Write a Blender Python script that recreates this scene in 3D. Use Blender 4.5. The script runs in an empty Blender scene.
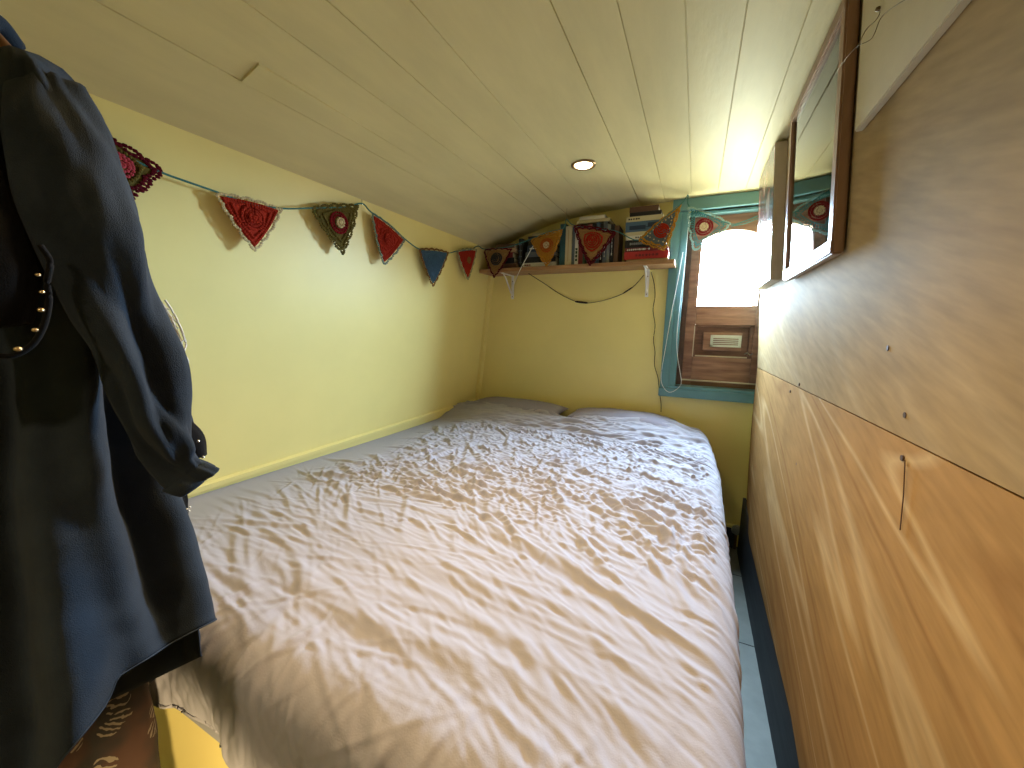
import bpy, bmesh, math, random
import numpy as np
from mathutils import Vector, Matrix, noise

random.seed(7)
rng = np.random.default_rng(11)
C = bpy.context.scene.collection
sc = bpy.context.scene

# ------------------------------------------------------------------ helpers
def new_obj(name, me, mat=None, parent=None, label=None, smooth=False):
    o = bpy.data.objects.new(name, me)
    C.objects.link(o)
    if mat is not None:
        for m in (mat if isinstance(mat, (list, tuple)) else [mat]):
            me.materials.append(m)
    if smooth:
        me.polygons.foreach_set('use_smooth', [True] * len(me.polygons))
    if parent:
        o.parent = parent
        o.matrix_parent_inverse = parent.matrix_basis.inverted()
    if label:
        o['label'] = label
    return o

def obj(name, bm, mat=None, parent=None, label=None, smooth=False):
    me = bpy.data.meshes.new(name)
    bmesh.ops.recalc_face_normals(bm, faces=bm.faces)
    bm.to_mesh(me); bm.free()
    return new_obj(name, me, mat, parent, label, smooth)

def thing(name, label, cat, loc=(0, 0, 0), group=None):
    o = bpy.data.objects.new(name, None); C.objects.link(o)
    o.location = loc; o.empty_display_size = .05
    o['label'] = label; o['category'] = cat
    if group: o['group'] = group
    return o

def tag(o, label, cat, group=None, kind=None):
    o['label'] = label; o['category'] = cat
    if group: o['group'] = group
    if kind: o['kind'] = kind
    return o

def struct(o):
    o['kind'] = 'structure'
    return o

def box(bm, x0, x1, y0, y1, z0, z1, bevel=0, M=None, mi=0):
    v = [bm.verts.new(p) for p in ((x0,y0,z0),(x1,y0,z0),(x1,y1,z0),(x0,y1,z0),(x0,y0,z1),(x1,y0,z1),(x1,y1,z1),(x0,y1,z1))]
    fs = [bm.faces.new([v[i] for i in f]) for f in ((0,3,2,1),(4,5,6,7),(0,1,5,4),(1,2,6,5),(2,3,7,6),(3,0,4,7))]
    for f in fs: f.material_index = mi
    if M is not None:
        bmesh.ops.transform(bm, matrix=M, verts=v)
    if bevel:
        es = list({e for f in fs for e in f.edges})
        bmesh.ops.bevel(bm, geom=es, offset=bevel, segments=2, affect='EDGES', profile=.6)
    return fs

def tube(bm, pts, r, seg=8, cap=True, mi=0):
    """tube along a polyline; r number or list"""
    pts = [Vector(p) for p in pts]; n = len(pts)
    rs = r if isinstance(r, (list, tuple)) else [r] * n
    rings = []
    up = Vector((0, 0, 1))
    for i, p in enumerate(pts):
        t = (pts[min(i+1, n-1)] - pts[max(i-1, 0)]).normalized()
        a = t.cross(up)
        if a.length < .05: a = t.cross(Vector((1, 0, 0)))
        a.normalize(); b = t.cross(a).normalized(); up = b.cross(t) * 1.0 if False else up
        rings.append([bm.verts.new(p + (a * math.cos(2*math.pi*k/seg) + b * math.sin(2*math.pi*k/seg)) * rs[i]) for k in range(seg)])
    for i in range(n-1):
        for k in range(seg):
            f = bm.faces.new((rings[i][k], rings[i][(k+1) % seg], rings[i+1][(k+1) % seg], rings[i+1][k])); f.material_index = mi
    if cap:
        bm.faces.new(rings[0][::-1]); bm.faces.new(rings[-1])

def spline(ctrl, n=8):
    P = [Vector(p) for p in ctrl]; P = [2*P[0]-P[1]] + P + [2*P[-1]-P[-2]]
    out = []
    for i in range(1, len(P)-2):
        for k in range(n):
            t = k/n
            out.append(.5*((2*P[i]) + (-P[i-1]+P[i+1])*t + (2*P[i-1]-5*P[i]+4*P[i+1]-P[i+2])*t*t + (-P[i-1]+3*P[i]-3*P[i+1]+P[i+2])*t**3))
    out.append(P[-2]); return out

def blob(bm, c, r, sx=1, sy=1, sz=1, mi=0, sub=1, M=None):
    g = bmesh.ops.create_icosphere(bm, subdivisions=sub, radius=r)
    m = Matrix.Translation(c) @ (M if M is not None else Matrix.Identity(4)) @ Matrix.Diagonal((sx, sy, sz, 1))
    bmesh.ops.transform(bm, matrix=m, verts=g['verts'])
    for v in g['verts']:
        for f in v.link_faces: f.material_index = mi

def lathe(bm, prof, c, seg=32, axis='Z'):
    rings = []
    for (r, h) in prof:
        ring = []
        for k in range(seg):
            a = 2*math.pi*k/seg
            if axis == 'Z': p = (c[0]+r*math.cos(a), c[1]+r*math.sin(a), c[2]+h)
            elif axis == 'X': p = (c[0]+h, c[1]+r*math.cos(a), c[2]+r*math.sin(a))
            else: p = (c[0]+r*math.cos(a), c[1]+h, c[2]+r*math.sin(a))
            ring.append(bm.verts.new(p))
        rings.append(ring)
    for i in range(len(rings)-1):
        for k in range(seg):
            bm.faces.new((rings[i][k], rings[i][(k+1)%seg], rings[i+1][(k+1)%seg], rings[i+1][k]))
    bm.faces.new(rings[0][::-1]); bm.faces.new(rings[-1])

# ------------------------------------------------------------------ camera (world frame measured from the vanishing points)
F = 385.0
R = np.array([[0.90371601, -0.07803607, 0.42096051],
              [0.42779478, 0.12554847, -0.89511408],
              [0.01700023, 0.98901363, 0.14684358]])
def ray(u, v): return R @ np.array([(u-512)/F, -(v-384)/F, -1.0])
def onY(u, v, Y): w = ray(u, v); return Vector(w*Y/w[1])
def onX(u, v, X): w = ray(u, v); return Vector(w*X/w[0])
def onZ(u, v, Z): w = ray(u, v); return Vector(w*Z/w[2])
def lean_l(z): return -1.34 + .12*z                 # left cabin side, leaning inwards
def onL(u, v, off=0):
    w = ray(u, v); return Vector(w*(-1.34+off)/(w[0]-.12*w[2]))
def lean_r(z): return .30 - .06*(max(z, -.17)+.16)    # plywood partition above the seam
def onR(u, v, off=0):
    w = ray(u, v); return Vector(w*(.2904-off)/(w[0]+.06*w[2]))

cam_d = bpy.data.cameras.new('camera'); cam = bpy.data.objects.new('camera', cam_d); C.objects.link(cam)
m = Matrix([list(R[0])+[0], list(R[1])+[0], list(R[2])+[0], [0,0,0,1]])
cam.matrix_world = m
cam_d.sensor_width = 36; cam_d.lens = 36*F/1024; cam_d.clip_start = .02
sc.camera = cam

# ------------------------------------------------------------------ materials
def mat(name, col, rough=.7, spec=.3, metal=0, noise_amt=0, noise_scale=8, bump=0, bump_scale=60, sheen=0, col2=None, trans=0, stretch=(1,1,1), coat=0):
    M = bpy.data.materials.new(name); M.use_nodes = True
    nt = M.node_tree; b = nt.nodes['Principled BSDF']
    b.inputs['Base Color'].default_value = (*col, 1)
    b.inputs['Roughness'].default_value = rough
    b.inputs['Specular IOR Level'].default_value = spec
    b.inputs['Metallic'].default_value = metal
    b.inputs['Transmission Weight'].default_value = trans
    b.inputs['Coat Weight'].default_value = coat
    if sheen:
        b.inputs['Sheen Weight'].default_value = sheen; b.inputs['Sheen Roughness'].default_value = .5
    tc = nt.nodes.new('ShaderNodeTexCoord'); mp = nt.nodes.new('ShaderNodeMapping')
    mp.inputs['Scale'].default_value = stretch
    nt.links.new(tc.outputs['Object'], mp.inputs['Vector'])
    if noise_amt or col2:
        n = nt.nodes.new('ShaderNodeTexNoise'); n.inputs['Scale'].default_value = noise_scale; n.inputs['Detail'].default_value = 6
        n.inputs['Roughness'].default_value = .6
        nt.links.new(mp.outputs[0], n.inputs['Vector'])
        r = nt.nodes.new('ShaderNodeValToRGB')
        c2 = col2 or tuple(c*(1-noise_amt) for c in col)
        r.color_ramp.elements[0].position = .35; r.color_ramp.elements[1].position = .65
        r.color_ramp.elements[0].color = (*c2, 1); r.color_ramp.elements[1].color = (*col, 1)
        nt.links.new(n.outputs['Fac'], r.inputs['Fac']); nt.links.new(r.outputs[0], b.inputs['Base Color'])
    if bump:
        n2 = nt.nodes.new('ShaderNodeTexNoise'); n2.inputs['Scale'].default_value = bump_scale; n2.inputs['Detail'].default_value = 4
        nt.links.new(mp.outputs[0], n2.inputs['Vector'])
        bp = nt.nodes.new('ShaderNodeBump'); bp.inputs['Strength'].default_value = bump; bp.inputs['Distance'].default_value = .002
        nt.links.new(n2.outputs['Fac'], bp.inputs['Height']); nt.links.new(bp.outputs[0], b.inputs['Normal'])
    return M

def plywood(name, c_dark, c_mid, c_light, fy, fz, rings, contrast, knots=True):
    """peeled veneer: contour bands of a stretched noise field give the flame figure"""
    M = bpy.data.materials.new(name); M.use_nodes = True
    nt = M.node_tree; L = nt.links.new; b = nt.nodes['Principled BSDF']
    b.inputs['Roughness'].default_value = .75; b.inputs['Specular IOR Level'].default_value = .04
    tc = nt.nodes.new('ShaderNodeTexCoord')
    mp = nt.nodes.new('ShaderNodeMapping'); mp.inputs['Scale'].default_value = (1, fy, fz)
    ro = nt.nodes.new('ShaderNodeMapping'); ro.inputs['Rotation'].default_value = (math.radians(-18), 0, 0)
    L(tc.outputs['Object'], ro.inputs['Vector']); L(ro.outputs[0], mp.inputs['Vector'])
    n = nt.nodes.new('ShaderNodeTexNoise'); n.inputs['Scale'].default_value = 1; n.inputs['Detail'].default_value = 1.5; n.inputs['Roughness'].default_value = .35; n.inputs['Distortion'].default_value = .5
    L(mp.outputs[0], n.inputs['Vector'])
    mul = nt.nodes.new('ShaderNodeMath'); mul.operation = 'MULTIPLY'; mul.inputs[1].default_value = rings
    L(n.outputs['Fac'], mul.inputs[0])
    fr = nt.nodes.new('ShaderNodeMath'); fr.operation = 'PINGPONG'; fr.inputs[1].default_value = 1
    L(mul.outputs[0], fr.inputs[0])
    ramp = nt.nodes.new('ShaderNodeValToRGB'); cr = ramp.color_ramp
    cr.elements[0].position = 0; cr.elements[0].color = (*c_light, 1)
    cr.elements[1].position = .16; cr.elements[1].color = (*c_mid, 1)
    e = cr.elements.new(.8); e.color = (*c_mid, 1)
    e = cr.elements.new(1); e.color = (*[a*(1-contrast)+d*contrast for a, d in zip(c_mid, c_dark)], 1)
    L(fr.outputs[0], ramp.inputs['Fac'])
    # fine fibres along the sheet
    mp2 = nt.nodes.new('ShaderNodeMapping'); mp2.inputs['Scale'].default_value = (40, 10, 70)
    L(ro.outputs[0], mp2.inputs['Vector'])
    n2 = nt.nodes.new('ShaderNodeTexNoise'); n2.inputs['Scale'].default_value = 1; n2.inputs['Detail'].default_value = 5
    L(mp2.outputs[0], n2.inputs['Vector'])
    # blotches
    n3 = nt.nodes.new('ShaderNodeTexNoise'); n3.inputs['Scale'].default_value = 3.2; n3.inputs['Detail'].default_value = 5
    L(tc.outputs['Object'], n3.inputs['Vector'])
    add = nt.nodes.new('ShaderNodeMath'); add.operation = 'ADD'; L(n2.outputs['Fac'], add.inputs[0]); L(n3.outputs['Fac'], add.inputs[1])
    mr = nt.nodes.new('ShaderNodeMapRange'); mr.inputs['From Min'].default_value = .7; mr.inputs['From Max'].default_value = 1.3
    mr.inputs['To Min'].default_value = .80; mr.inputs['To Max'].default_value = 1.14
    L(add.outputs[0], mr.inputs['Value'])
    mx = nt.nodes.new('ShaderNodeMix'); mx.data_type = 'RGBA'; mx.blend_type = 'MULTIPLY'; mx.inputs['Factor'].default_value = 1
    L(ramp.outputs[0], mx.inputs['A']); L(mr.outputs[0], mx.inputs['B'])
    L(mx.outputs['Result'], b.inputs['Base Color'])
    bp = nt.nodes.new('ShaderNodeBump'); bp.inputs['Strength'].default_value = .2; bp.inputs['Distance'].default_value = .001
    L(add.outputs[0], bp.inputs['Height']); L(bp.outputs[0], b.inputs['Normal'])
    return M

def wood(name, c1, c2, scale=(3, 30, 3), rough=.5):
    return mat(name, c1, rough=rough, col2=c2, noise_scale=1.6, stretch=scale, bump=.25, bump_scale=4)

YEL = mat('yellow paint', (.83, .71, .28), rough=.42, spec=.35, noise_amt=.05, noise_scale=2.5, bump=.05, bump_scale=30)
CEIL = mat('cream ceiling paint', (.70, .62, .34), rough=.5, spec=.3, noise_amt=.10, noise_scale=4, bump=.35, bump_scale=30, stretch=(3, .6, 1))
TEAL = mat('teal paint', (.12, .27, .30), rough=.38, spec=.4, noise_amt=.15, noise_scale=6)
PLY_U = plywood('pale plywood', (.32, .205, .10), (.42, .30, .155), (.46, .34, .19), .5, 3.0, 7, .25)
PLY_L = plywood('orange plywood', (.30, .16, .06), (.42, .25, .10), (.56, .39, .20), .55, 4.2, 11, .65)
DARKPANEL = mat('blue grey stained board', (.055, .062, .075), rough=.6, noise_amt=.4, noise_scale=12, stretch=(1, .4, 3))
FLOORM = mat('grey floor paint', (.22, .23, .205), rough=.5, noise_amt=.2, noise_scale=10)
BROWN = wood('old brown hatch wood', (.30, .155, .095), (.17, .08, .05), (4, 4, 22))
BROWNH = wood('old brown rail wood', (.32, .17, .105), (.18, .085, .052), (3, 4, 30))
DARKW = mat('dark recess wood', (.11, .06, .042), rough=.6, noise_amt=.4, noise_scale=12)
PINE = wood('shelf pine', (.42, .24, .12), (.30, .155, .07), (4, 30, 30))
FRAMEW = wood('picture frame wood', (.36, .21, .13), (.27, .15, .09), (30, 30, 4), rough=.4)
CREAM = mat('cream board paint', (.60, .52, .36), rough=.6, noise_amt=.06, noise_scale=14, bump=.1)
CANVAS = mat('raw canvas edge', (.50, .42, .31), rough=.8, noise_amt=.12, noise_scale=18, bump=.3, bump_scale=200)
WHITE = mat('white enamel', (.78, .78, .76), rough=.4)
BLACK = mat('black plastic', (.012, .012, .012), rough=.5)
CHROME = mat('brushed metal', (.62, .60, .56), rough=.25, metal=1)
STEELDARK = mat('dull screw steel', (.14, .09, .06), rough=.5, metal=.6)
PAPER = mat('book pages', (.74, .70, .60), rough=.9, noise_amt=.12, noise_scale=2, stretch=(3, 3, 400))
SHEET = mat('lavender grey sheet', (.34, .35, .42), rough=.95, spec=.1, sheen=.1, bump=.2, bump_scale=300)
PILLOWM = mat('charcoal lilac pillowcase', (.27, .26, .33), rough=.95, spec=.1, bump=.3, bump_scale=200)
DUVET = mat('mauve grey linen', (.36, .355, .425), rough=.92, spec=.12, noise_amt=.05, noise_scale=3, sheen=.1, bump=.25, bump_scale=420)

# ------------------------------------------------------------------ setting
FZ = -1.22
def zc(x):   # cabin roof camber
    xs = [-1.5, -1.28, -1.06, -.875, -.745, -.60, -.337, -.208, 0, .3, .6]
    zs = [.44, .505, .588, .640, .663, .679, .692, .697, .700, .698, .69]
    return float(np.interp(x, xs, zs))

# floor
bm = bmesh.new(); box(bm, -1.7, .75, -1.8, 2.6, FZ-.05, FZ)
o = struct(obj('floor', bm, FLOORM))
bm = bmesh.new()
for y in (1.62, .62, 2.1): box(bm, .20, .31, y, y+.003, FZ, FZ+.001)
struct(obj('trim_1', bm, BLACK))

# ceiling: boards with real grooves
seams = {-1.06: 1.0, -.875: .9, -.745: 1.2, -.60: .7, -.337: 1.2, -.208: 1.0, -.076: .6, .045: 1.1, .168: .8}
xs = set(np.round(np.arange(-1.46, .62, .02), 4))
for s in seams:
    xs = {x for x in xs if abs(x-s) > .006}
    for d in (-.0017, -.0006, .0006, .0017): xs.add(round(s+d, 5))
xs = sorted(xs)
bm = bmesh.new(); ys = [-1.8, 2.4]
rows = []
for y in np.linspace(-1.8, 2.41, 45):
    row = []
    for x in xs:
        z = zc(x)
        for s, w in seams.items():
            if abs(x-s) < .001: z += .004*w
        # one short board starting late
        row.append(bm.verts.new((x, y, z)))
    rows.append(row)
for i in range(len(rows)-1):
    for j in range(len(xs)-1):
        bm.faces.new((rows[i][j], rows[i][j+1], rows[i+1][j+1], rows[i+1][j]))
top = [[bm.verts.new((x, y, .82)) for x in (xs[0], xs[-1])] for y in (-1.8, 2.41)]
bm.faces.new((top[0][0], top[0][1], top[1][1], top[1][0]))
struct(obj('ceiling', bm, CEIL))
# the short board insert whose end stands proud
bm = bmesh.new()
yy = .655
def cstrip(bm, x0, x1, y0, y1, t):
    a = [bm.verts.new((x, y, zc(x)-dz)) for (x, y, dz) in ((x0,y0,t),(x1,y0,t),(x1,y1,.0),(x0,y1,.0),(x0,y0,-.002),(x1,y0,-.002),(x1,y1,-.003),(x0,y1,-.003))]
    for f in ((0,3,2,1),(4,5,6,7),(0,1,5,4),(1,2,6,5),(2,3,7,6),(3,0,4,7)): bm.faces.new([a[i] for i in f])
cstrip(bm, -1.055, -.985, .655, 1.35, .006)
struct(obj('trim_2', bm, CEIL))

# left wall (leans), with opening-free sheet
bm = bmesh.new()
def prism_y(bm, poly, y0, y1):
    a = [bm.verts.new((p[0], y0, p[1])) for p in poly]; b = [bm.verts.new((p[0], y1, p[1])) for p in poly]
    bm.faces.new(a); bm.faces.new(b[::-1]); n = len(a)
    for i in range(n): bm.faces.new((a[i], b[i], b[(i+1)%n], a[(i+1)%n]))
prism_y(bm, [(lean_l(FZ), FZ), (lean_l(.53), .53), (-1.62, .53), (-1.62, FZ)], -1.8, 2.42)
struct(obj('wall_left', bm, YEL))
# bead along the bed
bm = bmesh.new()
z0, z1 = -.545, -.517
prism_y(bm, [(lean_l(z0), z0), (lean_l(z0)+.012, z0+.004), (lean_l(z1)+.012, z1-.006), (lean_l(z1)+.004, z1), (lean_l(z1), z1)], -1.8, 2.38)
struct(obj('baseboard_left', bm, YEL))
# corner batten
bm = bmesh.new()
def lbox(bm, y0, y1, z0, z1, t):
    v = [(lean_l(z0), y0, z0), (lean_l(z0)+t, y0, z0), (lean_l(z1)+t, y0, z1), (lean_l(z1), y0, z1)]
    a = [bm.verts.new(p) for p in v]; b = [bm.verts.new((p[0], y1, p[2])) for p in v]
    bm.faces.new(a); bm.faces.new(b[::-1])
    for i in range(4): bm.faces.new((a[i], b[i], b[(i+1)%4], a[(i+1)%4]))
lbox(bm, 2.36, 2.40, -1.2, .52, .02)
struct(obj('trim_3', bm, YEL))

# back wall with the hatch opening
HX0, HX1, HZ0, HZ1 = -.083, .42, -.322, .628
bm = bmesh.new()
prism_y(bm, [(-1.6, FZ), (HX0, FZ), (HX0, .80), (-1.6, .80)], 2.4, 2.56)
prism_y(bm, [(HX1, FZ), (.75, FZ), (.75, .80), (HX1, .80)], 2.4, 2.56)
prism_y(bm, [(HX0, FZ), (HX1, FZ), (HX1, HZ0), (HX0, HZ0)], 2.4, 2.56)
prism_y(bm, [(HX0, HZ1), (HX1, HZ1), (HX1, .80), (HX0, .80)], 2.4, 2.56)
struct(obj('wall_back', bm, YEL))
bm = bmesh.new(); box(bm, .16, .30, 2.375, 2.40, FZ, -1.10, .002)
struct(obj('recess_shade_back', bm, DARKPANEL))  # dark strip: colour stands in for the shaded recess below the wall
bm = bmesh.new(); box(bm, .12, .30, 2.37, 2.40, -1.10, -1.088, .002)
struct(obj('trim_4', bm, YEL))
# wall behind the camera and outer right wall
bm = bmesh.new(); box(bm, -1.7, .75, -1.9, -1.8, FZ, .80)
struct(obj('wall_front', bm, YEL))
bm = bmesh.new(); box(bm, .60, .75, -1.8, 2.41, FZ, .80)
struct(obj('wall_right', bm, YEL))

# window_1 : teal casing, brown hatch door with pane, panel and vent
win = bpy.data.objects.new('window_1', None); C.objects.link(win); struct(win)
win.location = (.16, 2.45, -.32)
bm = bmesh.new()
box(bm, -.166, -.118, 2.378, 2.402, -.383, .66, .004)          # left board, front face
box(bm, -.118, -.083, 2.385, 2.56, -.33, .64, .002)           # left lining
box(bm, .325, .43, 2.372, 2.402, -.33, .64, .004)
box(bm, -.166, .43, 2.372, 2.402, .635, .697, .004)            # head board
box(bm, -.083, .43, 2.40, 2.56, .615, .64, .002)
box(bm, -.170, .43, 2.366, 2.402, -.383, -.335, .004)          # sill board
box(bm, -.118, .43, 2.372, 2.56, -.335, -.318, .004)           # sill top
obj('casing', bm, TEAL, win)
DY = 2.455
LX0, LX1, LZ0, LZ1 = -.056, .42, -.318, .62
PX0, PX1, PZ0, PZ1 = -.006, .285, .136, .49
bm = bmesh.new()
box(bm, LX0, PX0, DY, DY+.04, LZ0, LZ1, .003)
box(bm, PX1, LX1, DY, DY+.04, LZ0, LZ1, .003)
obj('stile', bm, BROWN, win)
bm = bmesh.new()
box(bm, PX0, PX1, DY+.001, DY+.04, .030, PZ0, .003)            # mid rail
box(bm, PX0, PX1, DY+.001, DY+.04, LZ0, -.152, .003)           # bottom rail
# top rail with arched underside
N = 24; a = []; b = []
for i in range(N+1):
    x = PX0 + (PX1-PX0)*i/N; z = PZ1 + .045*math.sin(math.pi*i/N)**.8
    a.append((x, z))
poly = a + [(PX1, LZ1), (PX0, LZ1)]
prism_y(bm, poly, DY+.001, DY+.04)
obj('rail', bm, BROWNH, win)
bm = bmesh.new()
box(bm, LX0-.027, LX0, DY-.012, DY+.05, LZ0, LZ1, .002)     # dark rebate strip
obj('hinge_stile', bm, DARKW, win)
bm = bmesh.new()
box(bm, PX0, PX1, DY+.03, DY+.038, -.152, .030)
box(bm, PX0, PX0+.012, DY+.008, DY+.03, -.152, .030, .002); box(bm, PX1-.02, PX1, DY+.008, DY+.03, -.152, .030, .002)
box(bm, PX0, PX1, DY+.008, DY+.03, .018, .030, .002)
obj('recessed_panel', bm, wood('recess wood', (.20, .10, .065), (.11, .055, .035), (4, 4, 22)), win)
bm = bmesh.new(); box(bm, PX0+.012, PX1-.02, DY+.012, DY+.022, -.150, -.143, .001)
box(bm, PX0-.004, PX0+.001, DY-.002, DY+.002, -.152, .022, .0005)
obj('bead', bm, CANVAS, win, label='pale worn bead along the recess')
bm = bmesh.new(); box(bm, .040, .232, DY+.006, DY+.03, -.113, -.012, .005)
vb = obj('vent_block', bm, BROWNH, win)
bm = bmesh.new()
vx0, vx1, vz0, vz1 = .078, .230, -.092, -.026
box(bm, vx0, vx1, DY+.002, DY+.006, vz0, vz0+.012, .001); box(bm, vx0, vx1, DY+.002, DY+.006, vz1-.012, vz1, .001)
box(bm, vx0, vx0+.014, DY+.002, DY+.006, vz0, vz1, .001); box(bm, vx1-.014, vx1, DY+.002, DY+.006, vz0, vz1, .001)
for k in range(4):
    z = vz0+.017+k*.0105
    box(bm, vx0+.012, vx1-.012, DY-.002, DY+.005, z, z+.005, .001, M=None)
obj('vent_grille', bm, mat('vent aluminium', (.62, .62, .52), rough=.4, metal=.3), vb, label='pale slotted metal vent')
bm = bmesh.new(); box(bm, LX0, LX1, DY-.014, DY, -.292, -.284, .002)
obj('catch_bar', bm, CANVAS, win, label='thin pale bar across the foot')
bm = bmesh.new()
tube(bm, spline([(.25, DY-.004, -.125), (.262, DY-.016, -.118), (.275, DY-.004, -.13), (.288, DY-.014, -.12)], 5), .003, 6)
obj('catch', bm, CHROME, win, label='small metal catch')
GL = bpy.data.materials.new('window glass'); GL.use_nodes = True
nt = GL.node_tree; nt.nodes.remove(nt.nodes['Principled BSDF'])
tr = nt.nodes.new('ShaderNodeBsdfTransparent'); gl = nt.nodes.new('ShaderNodeBsdfGlossy'); gl.inputs['Roughness'].default_value = .02
fz = nt.nodes.new('ShaderNodeFresnel'); fz.inputs['IOR'].default_value = 1.45; mxs = nt.nodes.new('ShaderNodeMixShader')
nt.links.new(fz.outputs[0], mxs.inputs[0]); nt.links.new(tr.outputs[0], mxs.inputs[1]); nt.links.new(gl.outputs[0], mxs.inputs[2])
nt.links.new(mxs.outputs[0], nt.nodes['Material Output'].inputs['Surface'])
bm = bmesh.new()
pa = [bm.verts.new((x, DY+.022, z)) for x, z in [(PX0-.004, PZ0-.004), (PX1+.004, PZ0-.004), (PX1+.004, PZ1+.05), (PX0-.004, PZ1+.05)]]
bm.faces.new(pa)
obj('pane', bm, GL, win)

# ------------------------------------------------------------------ plywood partition
def seam_z(y): return float(np.interp(y, [-1, .5, 1.0, 2.33], [-.153, -.156, -.163, -.186]))
def sheet(name, outline_fn, mt, label):
    pass
t = thing('plywood_panel', 'pale plywood sheet on the right wall above the joint, behind the pictures', 'panel', (.30, .7, -.16))
bm = bmesh.new()
ysl = np.linspace(-1.0, 2.33, 40)
cols = []
for y in ysl:
    zt = .70; zb = seam_z(y)+.0015
    cols.append([bm.verts.new(p) for p in ((lean_r(zb), y, zb), (lean_r(zt), y, zt), (lean_r(zt)+.018, y, zt), (lean_r(zb)+.018, y, zb))])
def skin_cols(bm, cols):
    n = len(cols[0])
    for i in range(len(cols)-1):
        for k in range(n): bm.faces.new((cols[i][k], cols[i][(k+1)%n], cols[i+1][(k+1)%n], cols[i+1][k]))
    bm.faces.new(cols[0]); bm.faces.new(cols[-1][::-1])
skin_cols(bm, cols)
obj('sheet', bm, PLY_U, t)
t2 = thing('plywood_panel', 'orange flame-figured plywood sheet on the right wall below the joint', 'panel', (.30, .7, -.97))
bm = bmesh.new(); cols = []
def low_z(y): return float(np.interp(y, [-1, .9, 1.1, 1.95, 2.12, 2.25, 2.33], [-1.06, -1.04, -.985, -.968, -.95, -.90, -.80]))
for y in np.linspace(-1.0, 2.33, 90):
    zt = seam_z(y)-.0015; zb = low_z(y); zm = zt-.35
    bow = .004*math.sin(y*3.0)
    col = []
    for k in range(9):
        z = zt+(zb-zt)*k/8
        bx = -.004*math.sin(math.pi*k/8) + (.014*max(0, (y-2.0)/.33))*(k/8)
        col.append(bm.verts.new((.3005+bx, y, z)))
    col += [bm.verts.new((.32, y, zb)), bm.verts.new((.32, y, zt))]
    cols.append(col)
skin_cols(bm, cols)
obj('sheet', bm, PLY_L, t2)
for (u, v, par) in ((905, 415, t), (799, 384.5, t2), (790, 391.5, t2), (902, 458, t2), (796.6, 464, t2), (888, 348, t)):
    p = onR(u, v) if par is t else onX(u, v, .2985)
    bm = bmesh.new()
    lathe(bm, [(.0045, -.0004), (.0045, .002)], (p.x-.0006, p.y, p.z), 14, 'X')
    obj('screw', bm, STEELDARK, par)
bm = bmesh.new()
cyl = [onX(905, 460, .2965), onX(903.5, 495, .2965), onX(900, 530, .2965)]
tube(bm, cyl, .0008, 5)
obj('joint', bm, DARKW, t2, label='short vertical crack')
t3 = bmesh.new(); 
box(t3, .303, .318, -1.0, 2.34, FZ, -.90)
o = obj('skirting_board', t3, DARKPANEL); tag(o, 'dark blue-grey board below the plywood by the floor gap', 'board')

# ------------------------------------------------------------------ bed
X0 = lean_l(-.6) + .002
def edge_x(y):  # right edge of the bedding
    return float(np.interp(y, [.2, .5, .8, 1.7, 1.95, 2.15, 2.3, 2.38], [.098, .104, .118, .136, .128, .102, .062, .035]))
bed = thing('bed', 'built-in double bed under the mauve duvet, filling the cabin from wall to gap', 'bed', (-.65, 1.3, FZ))
bm = bmesh.new()
# mattress: rounded slab with soft edges
NX, NY = 60, 80
MT = -.585
def mat_z(x, y): return MT + .004*noise.noise(Vector((x*3, y*3, 0)))
def slab(bm, xl, xrfn, y0, y1, ztop, zbot, rad, nx=50, ny=70):
    rows = []
    for j in range(ny+1):
        y = y0 + (y1-y0)*j/ny; xr = xrfn(y); row = []
        row.append((xl, y, zbot))
        for i in range(nx+1):
            x = xl + (xr-xl)*(1-(1-i/nx)**1.5)
            dx = max(0, rad-(xr-x)); dy = max(0, rad-(y-y0))
            d = min(rad, math.hypot(dx, dy))
            row.append((x, y, ztop - (rad-math.sqrt(max(0, rad*rad-d*d)))))
        row.append((xr, y, zbot)); rows.append([bm.verts.new(p) for p in row])
    for j in range(ny):
        for i in range(len(rows[0])-1):
            bm.faces.new((rows[j][i], rows[j][i+1], rows[j+1][i+1], rows[j+1][i]))
    bm.faces.new(rows[0][::-1]); bm.faces.new(rows[-1])
slab(bm, X0, lambda y: edge_x(y)-.006, .335, 2.39, MT, -.80, .06)
obj('mattress', bm, SHEET, bed, smooth=True, label='mattress in a lavender-grey fitted sheet')
bm = bmesh.new(); box(bm, X0-.0, .06, .345, .365, FZ, -.80, .003)
obj('front_board', bm, YEL, bed, label='yellow painted board under the foot')
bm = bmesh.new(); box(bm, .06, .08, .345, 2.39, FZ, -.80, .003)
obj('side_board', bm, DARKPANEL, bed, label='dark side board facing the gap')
bm = bmesh.new(); box(bm, X0, .06, .365, 2.39, -.83, -.80)
obj('base', bm, DARKW, bed)

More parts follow.
